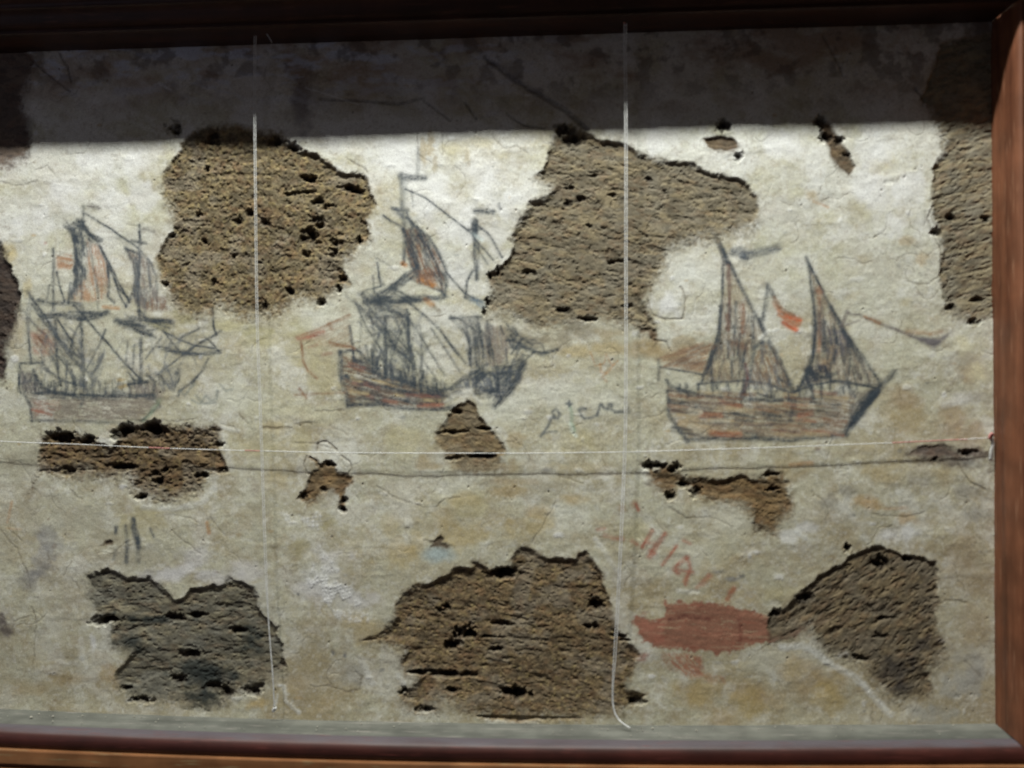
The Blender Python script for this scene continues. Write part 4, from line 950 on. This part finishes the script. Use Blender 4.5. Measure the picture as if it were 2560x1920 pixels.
Hm = H * 0.001
dzx = np.gradient(Hm, STEP, axis=1)
dzz = np.gradient(Hm, STEP, axis=0)
NRM = np.stack([-dzx, -np.ones_like(Hm), -dzz], -1)
NRM /= np.linalg.norm(NRM, axis=-1, keepdims=True)
V = np.stack([GX, -Hm, GZ], -1).astype(np.float32).reshape(-1, 3)
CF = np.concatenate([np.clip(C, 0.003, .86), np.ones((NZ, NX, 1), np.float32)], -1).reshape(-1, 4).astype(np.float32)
NF = NRM.reshape(-1, 3).astype(np.float32)
ii, jj = np.meshgrid(np.arange(NZ - 1), np.arange(NX - 1), indexing='ij')
a0 = (ii * NX + jj).ravel()
quads = np.stack([a0, a0 + 1, a0 + NX + 1, a0 + NX], -1)
idv = np.where(IDA >= .13, ID, 0)
fid = idv[:-1, :-1].ravel()


def grid_mesh(name, sel):
    q = quads[sel]
    used = np.unique(q)
    remap = np.zeros(NX * NZ, np.int32)
    remap[used] = np.arange(len(used))
    q = remap[q].astype(np.int32)
    me = bpy.data.meshes.new(name)
    me.vertices.add(len(used))
    me.vertices.foreach_set('co', V[used].ravel())
    me.loops.add(q.size)
    me.loops.foreach_set('vertex_index', q.ravel())
    me.polygons.add(len(q))
    me.polygons.foreach_set('loop_start', np.arange(0, q.size, 4, dtype=np.int32))
    me.polygons.foreach_set('use_smooth', np.ones(len(q), bool))
    me.update(calc_edges=True)
    ca = me.attributes.new('pigment', 'FLOAT_COLOR', 'POINT')
    ca.data.foreach_set('color', CF[used].ravel())
    me.normals_split_custom_set_from_vertices(NF[used])
    return me


wall = bpy.data.objects.new('mural', None)
COL.objects.link(wall)
wall['label'] = 'flaking cream plaster mural with three sketched ships and brown losses, set inside the wooden frame'
wall['category'] = 'mural'
link_mesh('plaster', grid_mesh('plaster', fid == 0), m_wall, wall)
for i, rec in enumerate(MASON):
    s = fid == i + 1
    if s.sum() > 6:
        o = link_mesh('exposed_mortar', grid_mesh('exposed_mortar', s), m_wall, wall)
        o['label'] = rec[0]
ship_lab = {'left': 'charcoal three-masted sailing ship with orange sails at the left of the wall',
            'middle': 'charcoal ship with one billowing brown sail between the two strings',
            'right': 'charcoal two-sailed boat with a ribbed brown hull and orange flag at the right'}


def components(pid, least):
    """the separate pieces of one kind, as face lists; crumbs go back to the rigging"""
    todo = set(np.nonzero(fid == pid)[0].tolist())
    W = NX - 1
    near = [a * W + b for a in (-2, -1, 0, 1, 2) for b in (-2, -1, 0, 1, 2) if a or b]
    res, crumbs = [], []
    while todo:
        st = [todo.pop()]
        c = []
        while st:
            q = st.pop()
            c.append(q)
            for d in near:
                if q + d in todo:
                    todo.discard(q + d)
                    st.append(q + d)
        (res if len(c) >= least else crumbs).append(np.array(sorted(c)))
    return res, crumbs


comps = {}
for sh in ('left', 'middle', 'right'):
    for k, least in (('hull', 1500), ('sail', 260), ('mast', 90), ('flag', 130)):
        res, crumbs = components(PARTS[(sh, k)][0], least)
        comps[(sh, k)] = res
        for c in crumbs:
            fid[c] = PARTS[(sh, 'rigging')][0]
for sh in ('left', 'middle', 'right'):
    s = fid == PARTS[(sh, 'rigging')][0]
    o = link_mesh('ship_drawing', grid_mesh('ship_drawing', s), m_wall, wall)
    o['label'] = ship_lab[sh]
    for k in ('hull', 'sail', 'mast', 'flag'):
        for s in comps[(sh, k)]:
            link_mesh(k, grid_mesh(k, s), m_wall, o)
for k, nm, lab in (('charcoal_mark', 'charcoal_mark', 'thick dark charcoal smear above the flag of the two-sailed boat'),
                   ('charcoal_mark_tally', 'charcoal_mark', 'short upright charcoal strokes above the mouldy lower left loss'),
                   ('handwriting', 'handwriting', 'cursive charcoal word left of the right string'),
                   ('handwriting_faint', 'handwriting', 'faint scribbled word under the bow of the left ship'),
                   ('red_writing', 'handwriting', 'faded red letters running down above the red paint'),
                   ('red_paint_patch', 'red_paint_patch', 'brick red patch of paint near the bottom right')):
    s = fid == PARTS[('', k)][0]
    if s.sum() > 4:
        link_mesh(nm, grid_mesh(nm, s), m_wall, wall)['label'] = lab

# ------------------------------------------------------------------ wooden frame


def wood(name, c1, c2, scale, rough, axis, spec=.5, coat=0.0, dust=None):
    m, nt, bs = mat(name)
    tc = node(nt, 'ShaderNodeTexCoord')
    mp = node(nt, 'ShaderNodeMapping')
    mp.inputs['Scale'].default_value = (scale if axis != 'x' else scale * .04, scale, scale if axis != 'z' else scale * .04)
    nt.links.new(tc.outputs['Object'], mp.inputs['Vector'])
    n = node(nt, 'ShaderNodeTexNoise')
    n.inputs['Scale'].default_value = 1.0
    n.inputs['Detail'].default_value = 6
    n.inputs['Roughness'].default_value = .65
    nt.links.new(mp.outputs[0], n.inputs['Vector'])
    r = node(nt, 'ShaderNodeValToRGB')
    r.color_ramp.elements[0].position = .3
    r.color_ramp.elements[0].color = (*c1, 1)
    r.color_ramp.elements[1].position = .72
    r.color_ramp.elements[1].color = (*c2, 1)
    nt.links.new(n.outputs['Fac'], r.inputs['Fac'])
    n2 = node(nt, 'ShaderNodeTexNoise')
    n2.inputs['Scale'].default_value = 26
    n2.inputs['Detail'].default_value = 4
    nt.links.new(tc.outputs['Object'], n2.inputs['Vector'])
    mr = node(nt, 'ShaderNodeMapRange')
    mr.inputs['From Min'].default_value = .35
    mr.inputs['From Max'].default_value = .65
    mr.inputs['To Min'].default_value = .78
    mr.inputs['To Max'].default_value = 1.18
    nt.links.new(n2.outputs['Fac'], mr.inputs['Value'])
    sc = node(nt, 'ShaderNodeVectorMath', operation='SCALE')
    nt.links.new(r.outputs[0], sc.inputs[0])
    nt.links.new(mr.outputs[0], sc.inputs['Scale'])
    out = sc.outputs[0]
    if dust:
        n3 = node(nt, 'ShaderNodeTexNoise')
        n3.inputs['Scale'].default_value = 60
        n3.inputs['Detail'].default_value = 6
        mp3 = node(nt, 'ShaderNodeMapping')
        mp3.inputs['Scale'].default_value = (.25, 1, 1)
        nt.links.new(tc.outputs['Object'], mp3.inputs['Vector'])
        nt.links.new(mp3.outputs[0], n3.inputs['Vector'])
        ge = node(nt, 'ShaderNodeNewGeometry')
        sp = node(nt, 'ShaderNodeSeparateXYZ')
        nt.links.new(ge.outputs['Normal'], sp.inputs[0])
        ad = node(nt, 'ShaderNodeMath', operation='MULTIPLY_ADD')
        ad.inputs[1].default_value = .35
        nt.links.new(n3.outputs['Fac'], ad.inputs[0])
        nt.links.new(sp.outputs['Z'], ad.inputs[2])
        mr3 = node(nt, 'ShaderNodeMapRange')
        mr3.inputs['From Min'].default_value = dust[1]
        mr3.inputs['From Max'].default_value = dust[2]
        mr3.inputs['To Max'].default_value = dust[3]
        nt.links.new(ad.outputs[0], mr3.inputs['Value'])
        mixn = node(nt, 'ShaderNodeMix', data_type='RGBA')
        nt.links.new(mr3.outputs[0], mixn.inputs['Factor'])
        nt.links.new(out, mixn.inputs['A'])
        mixn.inputs['B'].default_value = (*dust[0], 1)
        out = mixn.outputs['Result']
    nt.links.new(out, bs.inputs['Base Color'])
    # scuffs and specks
    n4 = node(nt, 'ShaderNodeTexNoise')
    n4.inputs['Scale'].default_value = 1.0
    n4.inputs['Detail'].default_value = 5
    mp4 = node(nt, 'ShaderNodeMapping')
    mp4.inputs['Scale'].default_value = (340 if axis != 'x' else 24, 340, 340 if axis != 'z' else 24)
    nt.links.new(tc.outputs['Object'], mp4.inputs['Vector'])
    nt.links.new(mp4.outputs[0], n4.inputs['Vector'])
    mr4 = node(nt, 'ShaderNodeMapRange')
    mr4.inputs['From Min'].default_value = .60
    mr4.inputs['From Max'].default_value = .72
    mr4.inputs['To Max'].default_value = .55
    nt.links.new(n4.outputs['Fac'], mr4.inputs['Value'])
    mix4 = node(nt, 'ShaderNodeMix', data_type='RGBA')
    nt.links.new(mr4.outputs[0], mix4.inputs['Factor'])
    nt.links.new(out, mix4.inputs['A'])
    mix4.inputs['B'].default_value = (min(c2[0] * 2.0, .4), min(c2[1] * 2.3, .36), min(c2[2] * 2.8, .33), 1)
    out = mix4.outputs['Result']
    nt.links.new(out, bs.inputs['Base Color'])
    mr2 = node(nt, 'ShaderNodeMapRange')
    mr2.inputs['To Min'].default_value = rough - .1
    mr2.inputs['To Max'].default_value = rough + .15
    nt.links.new(n.outputs['Fac'], mr2.inputs['Value'])
    nt.links.new(mr2.outputs[0], bs.inputs['Roughness'])
    bs.inputs['Specular IOR Level'].default_value = spec
    b = node(nt, 'ShaderNodeBump')
    b.inputs['Strength'].default_value = .25
    b.inputs['Distance'].default_value = .0008
    nt.links.new(n.outputs['Fac'], b.inputs['Height'])
    nt.links.new(b.outputs[0], bs.inputs['Normal'])
    return m


m_dark = wood('dark_varnished_mahogany', (.030, .008, .006), (.095, .022, .015), 60, .50, 'x', .5, dust=((.13, .12, .14), .85, 1.15, .8))
m_board = wood('orange_brown_wood', (.20, .082, .033), (.36, .165, .070), 60, .5, 'x', .35)
m_stile = wood('red_brown_wood', (.085, .027, .013), (.235, .092, .046), 60, .5, 'z', .35)
m_dust = wood('dust_covered_wood', (.085, .09, .078), (.21, .21, .185), 45, .7, 'x', .4)
m_top = wood('shaded_brown_wood', (.024, .008, .005), (.065, .022, .012), 60, .45, 'x', .4)


def catmull(ps, n):
    out = []
    P = [ps[0]] + list(ps) + [ps[-1]]
    for i in range(1, len(P) - 2):
        for k in range(n):
            t = k / n
            p0, p1, p2, p3 = P[i - 1], P[i], P[i + 1], P[i + 2]
            out.append(tuple(.5 * ((2 * b) + (-a + c) * t + (2 * a - 5 * b + 4 * c - d) * t * t + (-a + 3 * b - 3 * c + d) * t ** 3)
                             for a, b, c, d in zip(p0, p1, p2, p3)))
    out.append(tuple(ps[-1]))
    return out


def sweep(name, path, prof, m, parent, horizontal=True, side=1, miter=None, smooth=2):
    """prof: list of (depth, outward) pairs. path: list of points on the wall plane (x,z).
    outward = up for the top rail, down for the bottom rail, right for the stile."""
    pr = catmull(prof, smooth) if smooth > 1 else prof
    vs, fs = [], []
    n = len(pr)
    for k, (px_, pz_) in enumerate(path):
        for (d, o) in pr:
            if horizontal:
                x_ = px_
                if miter and k == len(path) - 1:
                    x_ = px_ + o
                vs.append((x_, -d, pz_ + side * o))
            else:
                z_ = pz_
                if miter and k == len(path) - 1:
                    z_ = pz_ - o
                if miter and k == 0:
                    z_ = pz_ + o
                vs.append((px_ + o, -d, z_))
    for k in range(len(path) - 1):
        for j in range(n - 1):
            a = k * n + j
            fs.append((a, a + 1, a + n + 1, a + n))
    me = bpy.data.meshes.new(name)
    me.from_pydata(vs, [], fs)
    me.update()
    for p in me.polygons:
        p.use_smooth = smooth > 1
    o = link_mesh(name, me, m, parent)
    # consistent normals
    import bmesh
    bm = bmesh.new()
    bm.from_mesh(me)
    bmesh.ops.recalc_face_normals(bm, faces=bm.faces)
    bm.to_mesh(me)
    bm.free()
    return o


frame = bpy.data.objects.new('wooden_frame', None)
COL.objects.link(frame)
frame['label'] = 'dark brown wooden frame with a dusty lower ledge around the painted wall'
frame['category'] = 'frame'

DEP = .055


def line(pts, d, n=40, x_end=None):
    """smooth rail line through digitised points"""
    P = [at(px_, py_, d) for px_, py_ in pts]
    xs = np.array([p.x for p in P])
    zs = np.array([p.z for p in P])
    co = np.polyfit(xs, zs, 2)
    x1 = x_end if x_end is not None else xs.max()
    X = np.linspace(at(-420, 960).x, x1, n)
    return [(float(a), float(np.polyval(co, a))) for a in X]


XJ = at(2484, 960, 0).x        # the wall meets the right stile here
bot = line([(0, 1773), (640, 1797), (1280, 1812), (1920, 1812), (2480, 1810)], 0, x_end=XJ)
top = line([(0, 130), (500, 121), (900, 105), (1280, 90), (1900, 70), (2500, 56)], 0, x_end=XJ)
# bottom rail
sweep('ledge', bot, [(-.010, -.0015), (.010, 0.0005), (.026, .0018), (.036, .0035)], m_dust, frame, side=-1, miter=True)
bead = sweep('bead_moulding', bot, [(.036, .0035), (.0385, .0034), (.0445, .0042), (.0505, .0070), (.0535, .0115), (.0545, .0165), (.0540, .0220), (.051, .0250)], m_dark, frame, side=-1, miter=True, smooth=4)
sweep('board', bot, [(.051, .0250), (.0510, .0262), (.0570, .0268), (.0575, .0280), (.0575, .0430), (.056, .0440), (.050, .0445), (.050, .0490), (.0570, .0500), (.0575, .0515), (.0575, .12)], m_board, frame, side=-1, miter=True, smooth=1)
# right stile, its inner face turned towards the lamp
zt = top[-1][1]
zb = bot[-1][1]
stile = [(XJ, zt + (zb - zt) * t) for t in np.linspace(0, 1, 24)]
sweep('stile', stile, [(-.012, .000), (.006, .0000), (.016, .0012), (.026, .0005), (.038, .0018), (.049, .0045), (.0530, .0075), (.0535, .0095)], m_stile, frame, horizontal=False, miter=True, smooth=3)
sweep('stile_board', stile, [(.0535, .0095), (.0505, .0100), (.0505, .0115), (.054, .0122), (.0545, .05), (.0545, .12)], m_stile, frame, horizontal=False, miter=True, smooth=1)
# top rail, coved outwards so that it shades itself and the top of the wall
sweep('top_rail', top, [(-.010, 0), (.030, .0005), (.053, .001), (.0545, .003), (.053, .0048), (.056, .0065), (.060, .0120), (.066, .0240), (.070, .0265), (.069, .0290), (.078, .0370), (.086, .0450), (.088, .0490), (.086, .12)], m_top, frame, side=1, miter=True, smooth=2)

# ------------------------------------------------------------------ strings


def plastic(name, col, rough=.45, tr=.0, sss=0.0):
    m, nt, bs = mat(name)
    tc = node(nt, 'ShaderNodeTexCoord')
    n = node(nt, 'ShaderNodeTexNoise')
    n.inputs['Scale'].default_value = 240
    nt.links.new(tc.outputs['Object'], n.inputs['Vector'])
    mr = node(nt, 'ShaderNodeMapRange')
    mr.inputs['From Min'].default_value = .3
    mr.inputs['From Max'].default_value = .7
    mr.inputs['To Min'].default_value = .7
    mr.inputs['To Max'].default_value = 1.1
    nt.links.new(n.outputs['Fac'], mr.inputs['Value'])
    sc = node(nt, 'ShaderNodeVectorMath', operation='SCALE')
    sc.inputs[0].default_value = col
    nt.links.new(mr.outputs[0], sc.inputs['Scale'])
    nt.links.new(sc.outputs[0], bs.inputs['Base Color'])
    bs.inputs['Roughness'].default_value = rough
    bs.inputs['Transmission Weight'].default_value = tr
    bs.inputs['Subsurface Weight'].default_value = sss
    bs.inputs['Subsurface Radius'].default_value = (.002, .002, .002)
    return m


m_thread = plastic('pale_nylon_thread', (.86, .86, .85), .4, 0, .5)
m_pink = plastic('pink_stained_thread', (.62, .26, .24))
m_tape = plastic('white_tape', (.62, .62, .60), .6)


def tube(name, pts, r, m, parent, seg=8, sub=6, flat=1.0):
    P = [Vector(p) for p in catmull([tuple(p) for p in pts], sub)]
    vs, fs = [], []
    for i, p in enumerate(P):
        t = (P[min(i + 1, len(P) - 1)] - P[max(i - 1, 0)]).normalized()
        a = t.cross(Vector((0, 1, 0)))
        if a.length < 1e-4:
            a = t.cross(Vector((1, 0, 0)))
        a.normalize()
        b = t.cross(a).normalized()
        for k in range(seg):
            w = 2 * math.pi * k / seg
            vs.append(p + a * r * math.cos(w) + b * r * flat * math.sin(w))
    for i in range(len(P) - 1):
        for k in range(seg):
            k2 = (k + 1) % seg
            fs.append((i * seg + k, i * seg + k2, (i + 1) * seg + k2, (i + 1) * seg + k))
    fs.append(tuple(range(seg))[::-1])
    fs.append(tuple((len(P) - 1) * seg + k for k in range(seg)))
    me = bpy.data.meshes.new(name)
    me.from_pydata([tuple(v) for v in vs], [], fs)
    for p in me.polygons:
        p.use_smooth = True
    me.update()
    return link_mesh(name, me, m, parent)


def knot(c, r, m, parent, name='knot'):
    pts = [(c[0] + r * math.cos(t * 1.9) * (1 - .05 * t), c[1] - r * .5 * math.sin(t * 1.3), c[2] + r * 1.2 * math.sin(t * 2.3)) for t in np.linspace(0, 6, 14)]
    return tube(name, pts, r * .45, m, parent, 6, 3)


def string(label, group):
    e = bpy.data.objects.new('string', None)
    COL.objects.link(e)
    e['label'] = label
    e['category'] = 'string'
    e['group'] = group
    return e


SD = .0135                      # the strings hang this far in front of the plaster
G = 'strings stretched across the painted wall'
s1 = string('thin pale doubled string hanging over the large round loss, left of the middle ship', G)
lp = [(638, 78, .028), (637, 200, .018), (637, 290, SD), (639, 500, SD), (643, 800, SD), (650, 1000, SD), (657, 1200, SD), (664, 1400, SD), (672, 1560, SD), (682, 1690, .012), (686, 1772, .010)]
for dx, r in ((-3.2, .00046), (3.0, .00042)):
    tube('strand', [at(a + dx * (.7 if b < 1500 else .3), b, d) for a, b, d in lp], r * 1.05, m_thread, s1)
tube('loose_end', [at(*p) for p in ((638, 80, .03), (648, 72, .032), (662, 80, .032), (672, 92, .031), (680, 106, .030))], .0005, m_thread, s1)
knot(at(686, 1774, .009), .0022, m_thread, s1)
s2 = string('thick pale doubled string right of centre with a curled lower end', G)
rp = [(1564, 40, .030), (1563, 120, .024), (1564, 200, .018), (1565, 330, SD), (1565, 600, SD), (1565, 900, SD), (1563, 1100, SD), (1557, 1250, SD), (1550, 1400, SD), (1544, 1520, SD), (1537, 1640, SD), (1532, 1720, .012), (1534, 1770, .012), (1548, 1800, .014), (1575, 1820, .018)]
for dx, r in ((-3.3, .00062), (3.3, .00062)):
    tube('strand', [at(a + dx * (.8 if b < 1700 else .35), b, d) for a, b, d in rp], r * .95, m_thread, s2)
knot(at(1564, 52, .030), .0024, m_pink, s2)
s3 = string('thin sagging string stretched across the full width below the ships', G)
HD = .0098
hp = [(-420, 1075), (-200, 1088), (0, 1103), (200, 1111), (400, 1120), (640, 1127), (900, 1132), (1280, 1133), (1420, 1132), (1600, 1129), (1760, 1124), (1920, 1119), (2100, 1112), (2300, 1104), (2478, 1094)]
tube('strand', [at(a, b, HD) for a, b in hp], .00050, m_thread, s3)
for a in ((372, 1118.7), (425, 1120.9)), ((612, 1126.2), (650, 1127.4)), ((2230, 1107.1), (2420, 1098)):
    tube('stained_length', [at(a[0][0], a[0][1], HD), at((a[0][0] + a[1][0]) / 2, (a[0][1] + a[1][1]) / 2, HD), at(a[1][0], a[1][1], HD)],   .00066, m_pink, s3)
knot(at(2477, 1090, .010), .0028, m_pink, s3)
tube('tail', [at(*p) for p in ((2478, 1094, .010), (2482, 1110, .008), (2478, 1130, .008), (2476, 1150, .007))], .0022, m_tape, s3, 8, 4, .4)

# ------------------------------------------------------------------ grit fallen on the ledge
vs, fs = [], []
_r = random.Random(14)
for i in range(150):
    k = _r.randrange(len(bot) - 1)
    t = _r.random()
    cx = bot[k][0] * (1 - t) + bot[k + 1][0] * t
    cz = bot[k][1] * (1 - t) + bot[k + 1][1] * t
    d = .004 + .03 * _r.random() ** 2
    rr = _r.uniform(.0004, .0013) * (1.8 if _r.random() < .08 else 1)
    b = len(vs)
    for q in ((1, 0, 0), (-1, 0, 0), (0, 1, 0), (0, -1, 0), (0, 0, 1), (0, 0, -1)):
        vs.append((cx + q[0] * rr * _r.uniform(.6, 1.4), -d + q[1] * rr * _r.uniform(.6, 1.2), cz + rr * .4 + q[2] * rr * _r.uniform(.4, .9)))
    for f in ((0, 2, 4), (2, 1, 4), (1, 3, 4), (3, 0, 4), (2, 0, 5), (1, 2, 5), (3, 1, 5), (0, 3, 5)):
        fs.append(tuple(b + j for j in f))
me = bpy.data.meshes.new('plaster_grit')
me.from_pydata(vs, [], fs)
me.update()
g = link_mesh('plaster_grit', me, plastic('pale_plaster_grit', (.42, .40, .34), .9), None)
g['kind'] = 'stuff'
g['label'] = 'fine pale plaster grit scattered along the dusty lower ledge'
g['category'] = 'grit'
